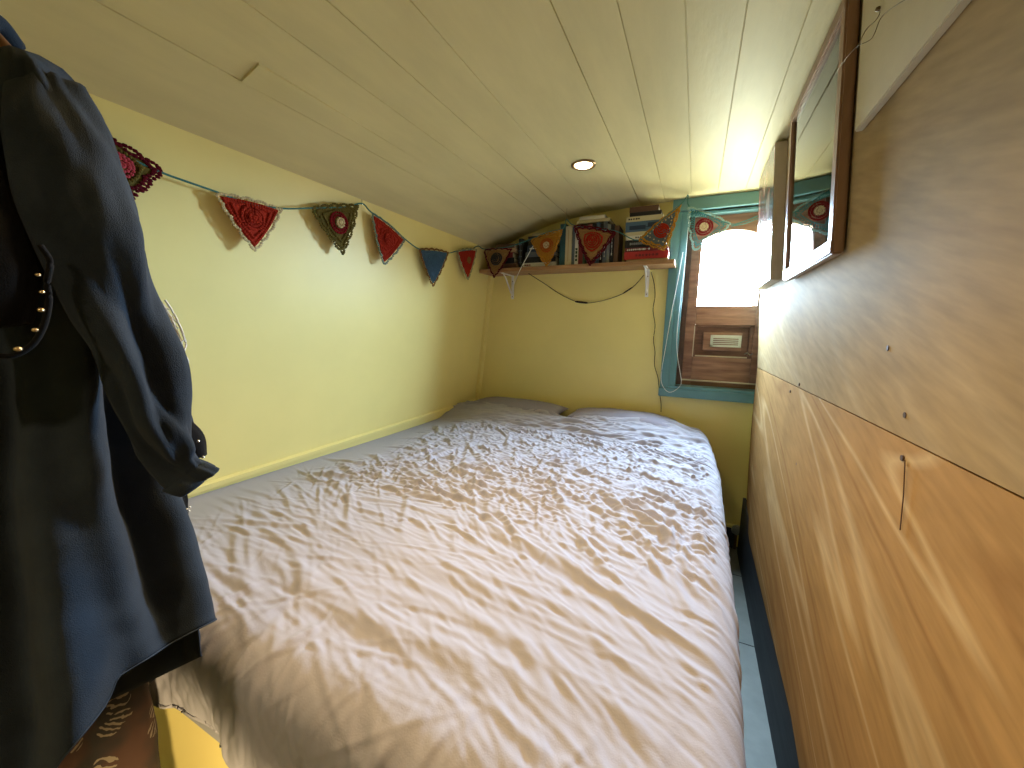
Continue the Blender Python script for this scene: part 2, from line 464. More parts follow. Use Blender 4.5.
# pillows
def pillow(cx, cy, hx, hy, h, z, label, rz=0, seed=0):
    bm = bmesh.new(); n = 36
    def P(i, j, s):
        a = -1+2*i/n; b = -1+2*j/n
        pin = 1-.10*abs(a)**3*0
        prof = max(0, (1-abs(a)**2.6))**.5 * max(0, (1-abs(b)**2.6))**.5
        sx = 1 - .06*(1-abs(b)**2)*abs(a)
        wr = .006*noise.noise(Vector((a*3+seed, b*3, s*2))) + .003*noise.noise(Vector((a*9+seed, b*8, s)))
        return Vector((cx+hx*a*(1-.05*(1-b*b)), cy+hy*b*(1-.05*(1-a*a)), z + s*h*prof + wr*prof))
    g = {}
    for s in (1, -1):
        for i in range(n+1):
            for j in range(n+1):
                edge = i in (0, n) or j in (0, n)
                if s == -1 and edge: g[s, i, j] = g[1, i, j]
                else: g[s, i, j] = bm.verts.new(P(i, j, s))
        for i in range(n):
            for j in range(n):
                q = [g[s, i, j], g[s, i+1, j], g[s, i+1, j+1], g[s, i, j+1]]
                bm.faces.new(q if s == 1 else q[::-1])
    o = obj('pillow', bm, PILLOWM, smooth=True)
    tag(o, label, 'pillow', 'pillows at the head of the bed')
    return o
pillow(-1.03, 2.255, .325, .13, .052, -.522, 'charcoal pillow at the head of the bed, in the left corner beside the corner batten', seed=1)
pillow(-.36, 2.262, .30, .125, .050, -.522, 'charcoal pillow at the head of the bed, below the black cable and window', seed=5)

# duvet: a cloth grid laid over mattress and pillows, hanging over the foot and the gap side
step = .0034
xl = X0+.004
nu = int((.10-xl+.30)/step); 
RAD = .055
ulist = np.arange(0, 1.72, step)
vlist = np.arange(0, 2.42, step)        # v: from foot hem towards the head
NU, NV = len(ulist), len(vlist)
Ht = np.zeros((NV, NU))
# wrinkle strokes in metric (u, v) space; v=0 at the foot fold line offset by drop
DROP = .20
def stroke(cu, cv, th, Ln, wd, h, curv):
    ext = Ln*1.3+.02
    i0, i1 = max(0, int((cu-ext)/step)), min(NU, int((cu+ext)/step)+1)
    j0, j1 = max(0, int((cv-ext)/step)), min(NV, int((cv+ext)/step)+1)
    if i1-i0 < 2 or j1-j0 < 2: return
    uu, vv = np.meshgrid(ulist[i0:i1]-cu, vlist[j0:j1]-cv)
    a = uu*math.cos(th)+vv*math.sin(th); b = -uu*math.sin(th)+vv*math.cos(th)
    b = b - curv*a*a - .15*wd*np.sin(a/Ln*5+cu*40)
    prof = np.exp(-np.abs(b/wd)**1.6) - .55*np.exp(-((b+wd*1.4)/(wd*.9))**2)
    Ht[j0:j1, i0:i1] += h*prof*np.exp(-(a/Ln)**2*1.6)
def field(x, y):
    """preferred direction, spread, relative strength, length"""
    if y > 1.85: return 0.03, .18, .9, .16
    right = max(0, min(1, (x+.55)/.5))
    if y < .75: return -.22-.35*right, .25, .55, .20
    mid = max(0, min(1, (y-.75)/.6))
    th = -.35-.55*right
    return th, .35+.65*mid*(1-right*.6), 1.0, .085+.06*(1-mid)
for k in range(9500):
    u = rng.uniform(0, 1.62); v = rng.uniform(0, 2.35)
    x = xl+u; y = .285+(v-DROP)
    th, sp, st, Ln = field(x, y)
    fine = min(1, max(0, (x+1.26+.06*math.sin(y*9))/.16)) if y < 2.05 else 1
    if rng.random() > fine: continue
    if y < .95 and rng.random() < .5: continue
    big = rng.random()
    if big < .10: L_, w_, h_ = Ln*rng.uniform(.8, 1.4), rng.uniform(.009, .014), rng.uniform(.003, .0055)
    elif big < .45: L_, w_, h_ = Ln*rng.uniform(.45, .95), rng.uniform(.0048, .0075), rng.uniform(.0016, .0034)
    else: L_, w_, h_ = Ln*rng.uniform(.25, .55), rng.uniform(.0040, .0055), rng.uniform(.0009, .0020)
    if v < DROP+.05:
        th = math.pi/2 + rng.normal(0, .35); h_ *= 1.1
    else: th = th + rng.normal(0, sp)
    stroke(u, v, th, L_, w_, h_*st*(1.15 if y > .85 else .8), rng.normal(0, .9 if L_ < .08 else .35))
# long soft folds: near half, and the bunched ones over the pillow front
for (cx_, cy_, th, L_, w_, h_) in [(-.45, .62, -.10, .40, .03, .004), (-.35, .80, -.22, .42, .022, .005), (-.6, .95, -.30, .35, .02, .005),
        (-.15, .72, -.4, .3, .018, .005), (-.25, .52, -.12, .4, .022, .004), (-.1, 1.05, -.75, .25, .02, .009), (0., .9, -.7, .25, .018, .008), (-.5, .45, -.02, .4, .03, .007),
        (-.75, 2.02, .04, .5, .028, .013), (-.35, 1.93, -.05, .42, .022, .010), (-.9, 1.92, .12, .3, .018, .008), (-.25, 2.10, -.03, .35, .02, .010),
        (-.8, 2.12, .05, .4, .02, .009), (-.1, 1.45, -.35, .28, .016, .007), (-.3, 1.22, -.45, .28, .016, .008), (-.02, 1.25, -.6, .2, .014, .007),
        (-1.02, 1.28, 1.35, .12, .014, .009), (-.95, 1.25, 1.5, .14, .013, .009), (-1.0, 1.1, .3, .2, .014, .006), (-.05, 1.62, -.2, .25, .014, .007), (-.55, 1.48, .1, .12, .012, .006)]:
    stroke(cx_-xl, cy_-.285+DROP, th, L_, w_, h_, rng.normal(0, .25))
co = np.zeros((NV, NU, 3))
nz = np.zeros((NV, NU, 3))
def smooth(a, b, x): t = np.clip((x-a)/(b-a), 0, 1); return t*t*(3-2*t)
Y_F = .30
for j, v in enumerate(vlist):
    y = Y_F + (v-DROP)      # nominal position if it had not folded down
    yc = max(y, Y_F)
    xr = edge_x(yc) + .002
    drape = float(np.interp(yc, [.3, 1.7, 1.83, 2.3], [.20, .20, .03, .012]))
    # thickness above mattress and rise at the pillows
    ua = ulist
    xflat = xl + ua
    tot = (xr-RAD-xl) + RAD*math.pi/2 + drape
    s = ua*tot/ulist[-1]                       # rows share the vertex count
    straight = xr-RAD-xl
    arc = np.clip((s-straight)/RAD, 0, math.pi/2)
    down = np.maximum(0, s-straight-RAD*math.pi/2)
    X = xl + np.minimum(s, straight) + RAD*np.sin(arc) - .10*down
    dx = RAD*(1-np.cos(arc)) + down
    # foot fold
    RF = .07
    q = max(0, (Y_F+RF)-y)            # arc length past the straight part
    arcf = min(q/RF, math.pi/2); downf = max(0, q-RF*math.pi/2)
    Y = y if q == 0 else Y_F+RF-RF*math.sin(arcf) + .05*downf
    dyv = RF*(1-math.cos(arcf)) + downf
    base = -.548 + .012*np.sin((X+1.4)*2.2) + .010*math.sin(y*2.3+.6) - .014*smooth(-1.15, -1.36, X)
    rise = .050*smooth(1.90, 2.12, Y)*(.75+.25*np.sin((X+.5)*6)) * (1-smooth(-.08, .04, X)*.7) - .10*smooth(2.20, 2.30, Y+.02*np.sin(X*9))*0
    dip = .030*np.exp(-((X+.67)/.07)**2)*smooth(2.0, 2.2, Y)
    co[j, :, 0] = X; co[j, :, 1] = Y
    co[j, :, 2] = base + rise - dip - np.minimum(dx + dyv, .215)
keep = co[:, 0, 1] < 2.30
jmax = int(np.argmax(vlist > DROP + (2.175-Y_F)))
co = co[:jmax]; Hk = Ht[:jmax]
# pull the left strip's wrinkles smooth and displace along the normals
du = np.gradient(co, axis=1); dv = np.gradient(co, axis=0)
nr = np.cross(du, dv); nr /= np.linalg.norm(nr, axis=2, keepdims=True)+1e-9
Hk = np.clip(Hk, -.012, .022)
# soft irregularity of the back edge
j_idx = np.arange(jmax)[:, None]/jmax
wob = .014*np.sin(co[:, :, 0]*7+1)+.008*np.sin(co[:, :, 0]*19) + .11*smooth(-.45, -.1, co[:, :, 0])
co[:, :, 1] += wob*smooth(1.85, 2.175, co[:, :, 1])
# the foot hem is not straight either
co[:, :, 2] += (.010*np.sin(co[:, :, 0]*13)+.006*np.sin(co[:, :, 0]*37)) * smooth(.16, .0, vlist[:jmax])[:, None]
co[:, :, 1] += (.010*np.sin(co[:, :, 0]*23)+.005*np.sin(co[:, :, 0]*51+1)) * smooth(.17, .02, vlist[:jmax])[:, None]
side = 1-.75*smooth(-.02, .05, co[:, :, 0]-np.array([edge_x(max(v-DROP+Y_F, Y_F)) for v in vlist[:jmax]])[:, None]+.03)*smooth(-.60, -.64, co[:, :, 2])
side = side*(1-.6*smooth(-.055, -.02, co[:, :, 0]-np.array([edge_x(max(v-DROP+Y_F, Y_F)) for v in vlist[:jmax]])[:, None]))
side = side*smooth(.0, .035, vlist[:jmax])[:, None]
co += nr*(Hk*side*1.15)[:, :, None]
me = bpy.data.meshes.new('duvet')
nv, nuu = co.shape[:2]
idx = np.arange(nv*nuu).reshape(nv, nuu)
q = np.stack([idx[:-1, :-1], idx[:-1, 1:], idx[1:, 1:], idx[1:, :-1]], -1).reshape(-1, 4)
me.vertices.add(nv*nuu); me.vertices.foreach_set('co', co.reshape(-1).astype(np.float32))
me.loops.add(q.size); me.loops.foreach_set('vertex_index', q.reshape(-1).astype(np.int32))
me.polygons.add(len(q)); me.polygons.foreach_set('loop_start', (np.arange(len(q))*4).astype(np.int32)); me.polygons.foreach_set('loop_total', np.full(len(q), 4, np.int32))
me.update(); me.validate()
dv_o = new_obj('duvet', me, DUVET, smooth=True)
sm = dv_o.modifiers.new('thickness', 'SOLIDIFY'); sm.thickness = .010; sm.offset = -1
tag(dv_o, 'crumpled mauve-grey duvet spread over the whole bed', 'duvet')

# ------------------------------------------------------------------ shelf and brackets
sh = thing('shelf', 'long pine bookshelf on the yellow back wall left of the window', 'shelf', (-.7, 2.4, .338))
SZ = .360
bm = bmesh.new(); box(bm, -1.285, -.128, 2.21, 2.40, .338, SZ, .0015)
obj('board', bm, PINE, sh)
for x in (-1.135, -.275):
    bm = bmesh.new()
    box(bm, x-.009, x+.009, 2.395, 2.40, .185, .338, .001)
    box(bm, x-.009, x+.009, 2.235, 2.40, .333, .338, .001)
    tube(bm, spline([(x, 2.392, .215), (x, 2.37, .225), (x, 2.33, .27), (x, 2.29, .31), (x, 2.262, .330)], 6), .0045, 8)
    b_ = obj('bracket', bm, WHITE, sh)
    bm = bmesh.new()
    for z in (.20, .30):
        bm = bmesh.new(); lathe(bm, [(.003, -.0016), (.003, .001)], (x, 2.3945, z), 10, 'Y')
        obj('screw', bm, STEELDARK, b_)

# ------------------------------------------------------------------ books
bkm = {}
def colm(name, c, rough=.55):
    if name not in bkm: bkm[name] = mat('cover '+name, c, rough=rough)
    return bkm[name]
COLS = dict(teal=(.03, .09, .10), cream=(.50, .44, .28), grey=(.20, .21, .20), white=(.62, .60, .52), darkred=(.16, .02, .02), black=(.012, .012, .014),
            navy=(.02, .035, .07), blue=(.07, .13, .20), green=(.04, .07, .04), red=(.42, .03, .03), brown=(.10, .05, .03), tan=(.40, .26, .13), pink=(.35, .15, .14), slate=(.10, .12, .14), orange=(.5, .2, .04))
def book(c, label, x0, x1, y0, y1, z0, z1, upright, group, band=None, tilt=0):
    """upright: spine faces the room (-y), thickness along x; lying: spine along x facing -y, thickness along z"""
    cx, cz = (x0+x1)/2, z0
    r = thing('book', label, 'book', (cx, y0, z0), group)
    M = Matrix.Translation((cx, 0, cz)) @ Matrix.Rotation(tilt, 4, 'Y') @ Matrix.Translation((-cx, 0, -cz))
    t = .0025; mt = colm(c, COLS[c])
    bm = bmesh.new()
    if upright:
        box(bm, x0, x0+t, y0, y1, z0, z1, M=M); box(bm, x1-t, x1, y0, y1, z0, z1, M=M)
        box(bm, x0, x1, y0-.001, y0+t, z0, z1, .0008, M=M)
    else:
        box(bm, x0, x1, y0, y1, z0, z0+t, M=M); box(bm, x0, x1, y0, y1, z1-t, z1, M=M)
        box(bm, x0, x1, y0-.001, y0+t, z0, z1, .0008, M=M)
    obj('cover', bm, mt, r)
    bm = bmesh.new()
    if upright: box(bm, x0+t, x1-t, y0+t, y1-.004, z0+.003, z1-.004, M=M)
    else: box(bm, x0+.004, x1-.003, y0+t, y1-.004, z0+t, z1-t, M=M)
    obj('pages', bm, PAPER, r)
    if band:
        bm = bmesh.new()
        for (a, b, l0, l1) in band[1]:
            if upright: box(bm, x0+(x1-x0)*l0, x0+(x1-x0)*l1, y0-.0018, y0-.0008, z0+(z1-z0)*a, z0+(z1-z0)*b, M=M)
            else: box(bm, x0+(x1-x0)*a, x0+(x1-x0)*b, y0-.0018, y0-.0008, z0+(z1-z0)*l0, z0+(z1-z0)*l1, M=M)
        a0 = min(q[0] for q in band[1]); a1 = max(q[1] for q in band[1]); lm = (band[1][0][2]+band[1][0][3])/2
        if len(band[1]) > 1:
            if upright: box(bm, x0+(x1-x0)*(lm-.03), x0+(x1-x0)*(lm+.03), y0-.0016, y0-.0008, z0+(z1-z0)*a0, z0+(z1-z0)*a1, M=M)
            else: box(bm, x0+(x1-x0)*a0, x0+(x1-x0)*a1, y0-.0016, y0-.0008, z0+(z1-z0)*(lm-.03), z0+(z1-z0)*(lm+.03), M=M)
        obj('spine_label', bm, colm(band[0], COLS[band[0]]), r)
    return r
def dashes(n, a=.08, b=.9, l0=.3, l1=.7, seed=0):
    rr = random.Random(seed); out = []; s = a; w = (b-a)/n
    for i in range(n):
        if rr.random() < .85: out.append((s, s+w*rr.uniform(.35, .8), l0, l1))
        s += w
    return out
g1 = 'books lying flat at the left end of the shelf'
z = SZ
for (c, h, x0, x1, lab) in [('brown', .030, -1.235, -1.03, 'brown book lying flat, lowest at the left end of the shelf'),
        ('black', .034, -1.23, -1.05, 'black book lying second from the bottom in the pile at the left shelf end'),
        ('darkred', .032, -1.225, -1.06, 'dark red book lying flat, third up at the left end of the shelf'),
        ('tan', .024, -1.20, -1.04, 'tan book lying fourth up in the pile at the left end of the shelf'),
        ('brown', .026, -1.18, -1.05, 'brown book lying on top of the pile at the left end of the shelf')]:
    book(c, lab, x0, x1, 2.235, 2.375, z, z+h, False, g1); z += h+.0006
g2 = 'books lying flat behind the gold pennant'
z = SZ
for (c, h, x0, x1, lab, bd) in [('white', .026, -.99, -.775, 'white book lying at the bottom of the pile behind the gold pennant', ('darkred', dashes(7, .05, .25, .3, .7, 1))),
        ('black', .034, -.985, -.78, 'black book lying directly on the white bottom book behind the gold pennant', None),
        ('slate', .028, -.975, -.785, 'slate grey book in the middle of the pile behind the gold pennant', None),
        ('navy', .038, -.965, -.79, 'thick navy book high in the pile behind the gold pennant', ('white', dashes(5, .1, .6, .4, .6, 3))),
        ('black', .052, -.96, -.80, 'black book near the top of the pile behind the gold pennant', None),
        ('cream', .014, -.935, -.80, 'thin cream book on top of the pile behind the gold pennant', None)]:
    book(c, lab, x0, x1, 2.235, 2.37, z, z+h, False, g2, bd); z += h+.0006
# upright run
g3 = 'upright books in the middle of the shelf'
run = [('teal', .034, .212, 'dark teal upright book, leftmost of the upright run on the shelf', None),
       ('cream', .038, .198, 'wide cream upright book just right of the dark teal one', ('tan', [(.1, .9, .42, .5)])),
       ('slate', .018, .19, 'slate grey upright book next to the wide cream one', None),
       ('white', .020, .185, 'white upright book at the left edge of the big maroon pennant', ('green', dashes(4, .1, .5, .2, .8, 5))),
       ('darkred', .026, .196, 'dark red upright book half behind the big maroon pennant', None),
       ('green', .024, .195, 'dark green upright book behind the middle of the big maroon pennant', None),
       ('pink', .022, .198, 'dusky pink upright book behind the big maroon pennant, right of the dark green one', None),
       ('black', .024, .200, 'black upright book behind the right half of the big maroon pennant', None),
       ('blue', .020, .202, 'pale-titled blue upright book at the right edge of the big maroon pennant', ('white', dashes(6, .2, .8, .35, .65, 8))),
       ('black', .018, .196, 'narrow black upright book right of the blue one', ('white', dashes(6, .1, .8, .35, .65, 9))),
       ('slate', .022, .204, 'slate upright book with pale title, two from the flat pile', ('white', dashes(7, .15, .85, .4, .6, 4))),
       ('grey', .016, .19, 'narrow grey upright book near the flat pile on the right', None),
       ('black', .020, .188, 'black upright book beside the flat pile on the right', ('white', dashes(5, .2, .7, .4, .6, 11))),
       ('brown', .024, .18, 'brown upright book touching the flat pile on the right', None)]
x = -.758
for (c, w, h, lab, bd) in run:
    book(c, lab, x, x+w, 2.232+random.uniform(0, .008), 2.37, SZ, SZ+h*1.1, True, g3, bd); x += w+.0008
XR = x
book('cream', 'cream book lying across the tops of the upright books', -.66, -.475, 2.235, 2.36, SZ+.2255, SZ+.242, False, 'books lying on the upright run')
book('white', 'pale thin book lying on the cream one above the upright books', -.645, -.500, 2.232, 2.35, SZ+.2425, SZ+.260, False, 'books lying on the upright run')
g4 = 'books stacked flat at the right end of the shelf'
z = SZ
for (c, h, x0, x1, lab, bd) in [('tan', .012, -.375, -.160, 'thin tan book at the very bottom of the right-hand pile', None),
        ('red', .040, -.388, -.162, 'thick bright red book low in the right-hand pile', ('darkred', dashes(9, .12, .8, .35, .65, 2))),
        ('darkred', .020, -.384, -.165, 'dark red book with white lettering above the bright red one', ('white', dashes(12, .05, .6, .3, .75, 7))),
        ('black', .040, -.386, -.175, 'black book with grey title in the middle of the right-hand pile', ('grey', dashes(8, .12, .5, .35, .65, 6))),
        ('white', .022, -.382, -.185, 'white book with dark title above the black one in the right-hand pile', ('black', dashes(6, .25, .6, .3, .7, 10))),
        ('cream', .018, -.386, -.18, 'cream book lying under the blue one in the right-hand pile', None),
        ('blue', .052, -.388, -.18, 'thick blue photographic-cover book high in the right-hand pile', ('navy', [(.1, .5, .2, .6), (.55, .9, .4, .8)])),
        ('cream', .026, -.386, -.20, 'cream book near the top of the right-hand pile', ('black', dashes(5, .06, .4, .35, .65, 12))),
        ('black', .020, -.37, -.21, 'black book second from the top of the right-hand pile', None),
        ('brown', .028, -.372, -.225, 'brown book on top of the right-hand pile under the ceiling', None)]:
    book(c, lab, x0, x1, 2.235, 2.372, z, z+h, False, g4, bd); z += h+.0006

# black folded device / charger with pale cables in the gap of the shelf
t = thing('radio', 'small black gadget with pale cables wedged between the left piles of books', 'gadget', (-1.01, 2.28, SZ))
bm = bmesh.new(); box(bm, -1.025, -.998, 2.24, 2.34, SZ, SZ+.175, .004); obj('body', bm, BLACK, t)
bm = bmesh.new()
for k in range(4): box(bm, -1.021, -1.002, 2.2375, 2.2405, SZ+.03+k*.035, SZ+.036+k*.035, .0008)
box(bm, -1.0125, -1.0105, 2.238, 2.2405, SZ+.03, SZ+.141)
obj('grille', bm, colm('slate', COLS['slate']), t)

# cables
def cable(name, pts, r, mt, label, parent=None, n=8):
    bm = bmesh.new(); tube(bm, spline(pts, n), r, 6); o = obj(name, bm, mt, parent, smooth=True)
    if parent is None: tag(o, label, 'cable')
    return o
t = thing('cable', 'black lamp cable with inline switch looping below the bookshelf', 'cable', (-.7, 2.39, .17))
pts = [onY(520, 262, 2.21), onY(524, 270, 2.30), onY(545, 284, 2.385), onY(560, 294, 2.388), onY(576, 301.5, 2.388), onY(588, 303, 2.388), onY(605, 300, 2.388), onY(622, 294, 2.388), onY(634, 286, 2.388), onY(644, 275, 2.388)]
cable('cord', pts, .0022, BLACK, None, t)
bm = bmesh.new(); a, b = onY(575, 301.5, 2.386), onY(588, 303, 2.386)
tube(bm, [a, a.lerp(b, .15), a.lerp(b, .85), b], [.003, .0062, .0062, .003], 10); obj('switch', bm, BLACK, t)
bm = bmesh.new(); a, b = onY(623, 293.5, 2.386), onY(633, 287, 2.386)
tube(bm, [a, a.lerp(b, .2), a.lerp(b, .8), b], [.0025, .004, .004, .0025], 10); obj('plug', bm, BLACK, t)
cable('cable', [onY(u, v, 2.392) for u, v in ((651, 272), (654, 283), (655, 296), (653, 310), (655, 325), (653.5, 340), (655, 352), (654.5, 365), (658, 378), (659.5, 392), (661, 404), (661, 412))], .0020, BLACK, 'thin black cable running down the wall beside the window casing')
cable('cable', [onY(u, v, y) for u, v, y in ((533, 246, 2.20), (527, 257, 2.17), (520, 270, 2.18), (514, 284, 2.30), (511, 297, 2.385))], .0022, WHITE, 'short white cable hanging over the shelf by the left bracket')
# pull-cord of the window
c_ = [onY(u, v, 2.366) for u, v in ((683, 252), (678, 280), (672, 310), (666, 345), (661.5, 372), (662, 384), (667.5, 391.5), (674, 391), (681, 384), (680, 372), (677.5, 355), (677, 335), (680.5, 300), (685, 262), (688.5, 225), (690, 214))]
cable('pull_cord', c_, .0017, WHITE, 'white cord loop hanging down the left side of the teal window casing', n=8)

# ------------------------------------------------------------------ bunting
FC = {}
def yarn(c):
    if c not in FC: FC[c] = mat('yarn %s' % c, YC[c], rough=.95, spec=.1, noise_amt=.25, noise_scale=160, bump=.5, bump_scale=500)
    return FC[c]
YC = dict(mist=(.28, .42, .40), maroon=(.10, .006, .014), red=(.38, .03, .015), olive=(.13, .10, .025), cream=(.62, .50, .28), sage=(.22, .27, .20), blue=(.07, .14, .22), rust=(.24, .11, .03),
          gold=(.42, .20, .03), orange=(.42, .10, .02), tealy=(.06, .20, .20), darkred=(.20, .012, .015), pink=(.45, .06, .08), pale=(.36, .36, .19), dark=(.05, .05, .045), grey=(.12, .15, .17), tan=(.33, .19, .07))
bunt = thing('bunting', 'crocheted triangle bunting strung along the left wall and across the bookshelf to the window', 'bunting', (lean_l(.4)+.03, 1.3, .5))
def flag(A, B, T, body, border, centre, label, rings=None, lace=False, ring2=None, bw=1, stitch=.0082, bulge=.006, dots=False):
    """crocheted pennant: rows of stitches in concentric triangles; A,B top corners, T tip"""
    A, B, T = Vector(A), Vector(B), Vector(T)
    G = (A+B+T)/3
    N = (B-A).cross(T-A).normalized()
    if N.dot(-G) < 0: N = -N           # towards the room
    e1 = (B-A).normalized(); e2 = N.cross(e1)
    Mr = Matrix((e1, e2, N)).transposed().to_4x4()
    f = None
    inr = min((G-(P+Q)/2).length for P, Q in ((A, B), (B, T), (T, A)))
    dist = [abs((G-P).dot(((Q-P).normalized()).cross(N))) for P, Q in ((A, B), (B, T), (T, A))]
    inr = sum(dist)/3
    nring = max(4, int(inr/(stitch*1.05)))
    far = {}
    mxr = max((A-G).length, (B-G).length, (T-G).length)
    def shape(p):
        # blunt corners, slightly bellied sides
        d = p-G; r = d.length; r0 = .70*mxr
        if r > r0: r = r0+(r-r0)*.72
        else: r = r*(1+.13*(1-r/r0))
        return G+d.normalized()*r
    bms = {}
    for k in range(nring+1):
        s = 1-k/(nring+.4)
        if k < bw: key = 'border'
        elif s < .34: key = 'c0'
        elif s < .60: key = 'c1'
        else: key = 'body'
        colr = {'border': border, 'body': body, 'c0': centre[1] if len(centre) > 1 else centre[0], 'c1': centre[0]}[key]
        if ring2 and key == 'body' and k % 3 == 0: colr = ring2
        part = 'border' if key == 'border' else ('rosette' if key in ('c0', 'c1') else 'body')
        bm = bms.setdefault((part, colr), bmesh.new())
        rounded = max(0, min(1, (.74-s)/.2))
        pts = []
        for P, Q in ((A, B), (B, T), (T, A)):
            n = max(2, int((Q-P).length*s/(stitch*(1.35 if lace and key == 'body' else 1.0))))
            for i in range(n):
                p = shape(P.lerp(Q, i/n))
                tri = G+(p-G)*s
                circ = G + (p-G).normalized()*inr*s*1.15
                pts.append(tri.lerp(circ, rounded))
        if lace and key == 'body' and k % 2 == 0 and k > 0:
            # thin mesh row between the open rows
            for i in range(len(pts)):
                tube(bm, [pts[i], pts[(i+1) % len(pts)]], stitch*.26, 4, False)
            continue
        for i, p in enumerate(pts):
            w = 1.35 if (key == 'border' and i % 3 != 0) else 1.0
            off = N*(bulge*(1-s)*1.2 + random.uniform(-.001, .001)) + N*(.006 if key in ('c0',) else 0)
            if key == 'border':
                out = (p-G).normalized()*stitch*(.75*abs(math.sin(i*math.pi/5.0))-.1)
            else: out = Vector((0, 0, 0))
            rr = stitch*(.56 if lace and key == 'body' else .66)
            if dots and key == 'body' and k in (bw, bw+2) and i % 3 == 0:
                bd = bms.setdefault(('dot', 'cream'), bmesh.new()); blob(bd, p+off+N*.003, stitch*.5, 1, 1, .7, M=Mr); continue
            blob(bm, p+off+out, rr*random.uniform(.85, 1.08), 1.0*w, 1.0, .8, M=Mr)
            if lace and key == 'body':
                inner = G+(p-G)*max(0, (s-1/(nring+.4)))/s
                tube(bm, [p, inner], stitch*.22, 4, False)
    # backing stitches so the closed pennants are not see-through
    if not lace:
        bm = bms.setdefault(('body', body), bmesh.new())
        C2 = [G+(shape(P.lerp(Q, q_/8))-G)*.93 for P, Q in ((A, B), (B, T), (T, A)) for q_ in range(8)]
        va = [bm.verts.new(p-N*.0025) for p in C2]; vb_ = [bm.verts.new(p-N*.0005) for p in C2]
        bm.faces.new(va); bm.faces.new(vb_[::-1])
        for i in range(24): bm.faces.new((va[i], va[(i+1)%24], vb_[(i+1)%24], vb_[i]))
    main = bms.pop(('body', body))
    f = obj('flag', main, yarn(body), bunt, label=label, smooth=False)
    for (part, c), b_ in bms.items():
        nm = 'edging' if part == 'border' else ('rosette' if part == 'rosette' else 'dots' if part == 'dot' else 'stitch_row')
        obj(nm, b_, yarn(c), f, label={'border': c+' edging', 'rosette': c+' centre', 'dot': 'cream dots'}.get(part))
    return f
O = .03
def L3(a, b, t, o=O): return onL(*a, o), onL(*b, o), onL(*t, o+.012)
flag(*L3((70, 115), (162, 170), (118, 206)), 'olive', 'maroon', ['pink', 'pink'], 'olive and pink pennant with a scalloped maroon edge beside the hanging clothes', bw=2, ring2='tan')
flag(*L3((214, 192), (283, 209), (255, 251)), 'red', 'cream', ['red', 'red'], 'large red pennant with a cream edge, nearest the hanging clothes on the left wall', stitch=.0075)
flag(*L3((311, 208), (359, 205), (343, 254)), 'olive', 'olive', ['darkred', 'cream'], 'olive pennant with a dark red ring round a cream centre', bw=2)
flag(*L3((371, 211), (405, 240), (384, 265)), 'red', 'sage', ['red', 'red'], 'red pennant with a grey-green edge')
flag(*L3((419, 249), (449, 252), (433, 286)), 'blue', 'rust', ['blue', 'blue'], 'blue pennant with a rust-brown edge')
flag(*L3((457, 251), (477, 249), (468, 280)), 'red', 'pale', ['red', 'rust'], 'small-looking red pennant with a pale edge at the corner')
flag(onY(484, 250, 2.19), onY(512, 249, 2.19), onY(494, 278, 2.17), 'tan', 'maroon', ['dark', 'dark'], 'maroon-edged pennant with a dark centre at the left end of the shelf')
flag(onY(531, 240, 2.19), onY(563, 229, 2.19), onY(547, 267, 2.175), 'gold', 'gold', ['orange', 'cream'], 'gold pennant with an orange ring and cream centre', bw=2)
flag(onY(573, 225, 2.19), onY(616, 232, 2.19), onY(590, 266, 2.17), 'tan', 'maroon', ['red', 'red'], 'big maroon-edged pennant with a red centre in front of the upright books', bw=2, ring2='olive')
flag(onY(639, 240, 2.19), onY(682, 203, 2.24), onY(664, 249, 2.19), 'grey', 'gold', ['red', 'red'], 'blue-grey pennant with an ochre scalloped edge at the right end of the shelf', bw=2, lace=False, dots=True)
flag(onY(688, 206, 2.34), onY(731, 224, 2.34), onY(694, 251, 2.34), 'tealy', 'mist', ['darkred', 'cream'], 'lacy teal pennant with a dark red ring hanging in the window', lace=True, stitch=.0095)
# string
ps = [onL(60, 110, O), onL(108, 147, O), onL(158, 171, O), onL(185, 181, O), onL(214, 191, O), onL(248, 203, O), onL(283, 208.5, O), onL(311, 208, O), onL(345, 207, O), onL(362, 203.5, .004), onL(371, 212, O), onL(390, 225, O), onL(405, 239, O),
      onL(419, 249, O), onL(434, 252, O), onL(449, 253, O), onL(457, 251, O), onL(470, 250, O), onL(478, 246, .006), onY(484, 249, 2.19), onY(500, 248, 2.19), onY(512, 246, 2.19), onY(531, 239, 2.19), onY(548, 232, 2.19), onY(563, 228.5, 2.19), onY(566.5, 219.5, 2.20), onY(573, 225, 2.19),
      onY(594, 229, 2.19), onY(616, 231, 2.19), onY(639, 240, 2.19), onY(662, 220, 2.21), onY(682, 203, 2.24), onY(688, 195, 2.30), onY(689, 206, 2.34), onY(709, 216, 2.34), onY(731, 224, 2.34), onY(745, 221, 2.35), onY(762, 214, 2.365)]
bm = bmesh.new(); tube(bm, spline(ps, 5), .0028, 6)
tube(bm, spline([onY(731, 226, 2.34), onY(745, 223.5, 2.35), onY(762, 216.5, 2.365)], 6), .0026, 6)
obj('string', bm, yarn('tealy'), bunt, label='teal crochet string')
for p in (onL(362, 203.5, .004), onL(478, 246, .006), onY(688, 195, 2.30), onY(566.5, 219.5, 2.20)):
    bm = bmesh.new(); zt = zc(p.x)
    tube(bm, [(p.x, p.y, p.z-.004), (p.x, p.y, zt)], .0013, 6); blob(bm, Vector((p.x, p.y, p.z-.003)), .003)
    obj('pin', bm, CHROME, bunt)

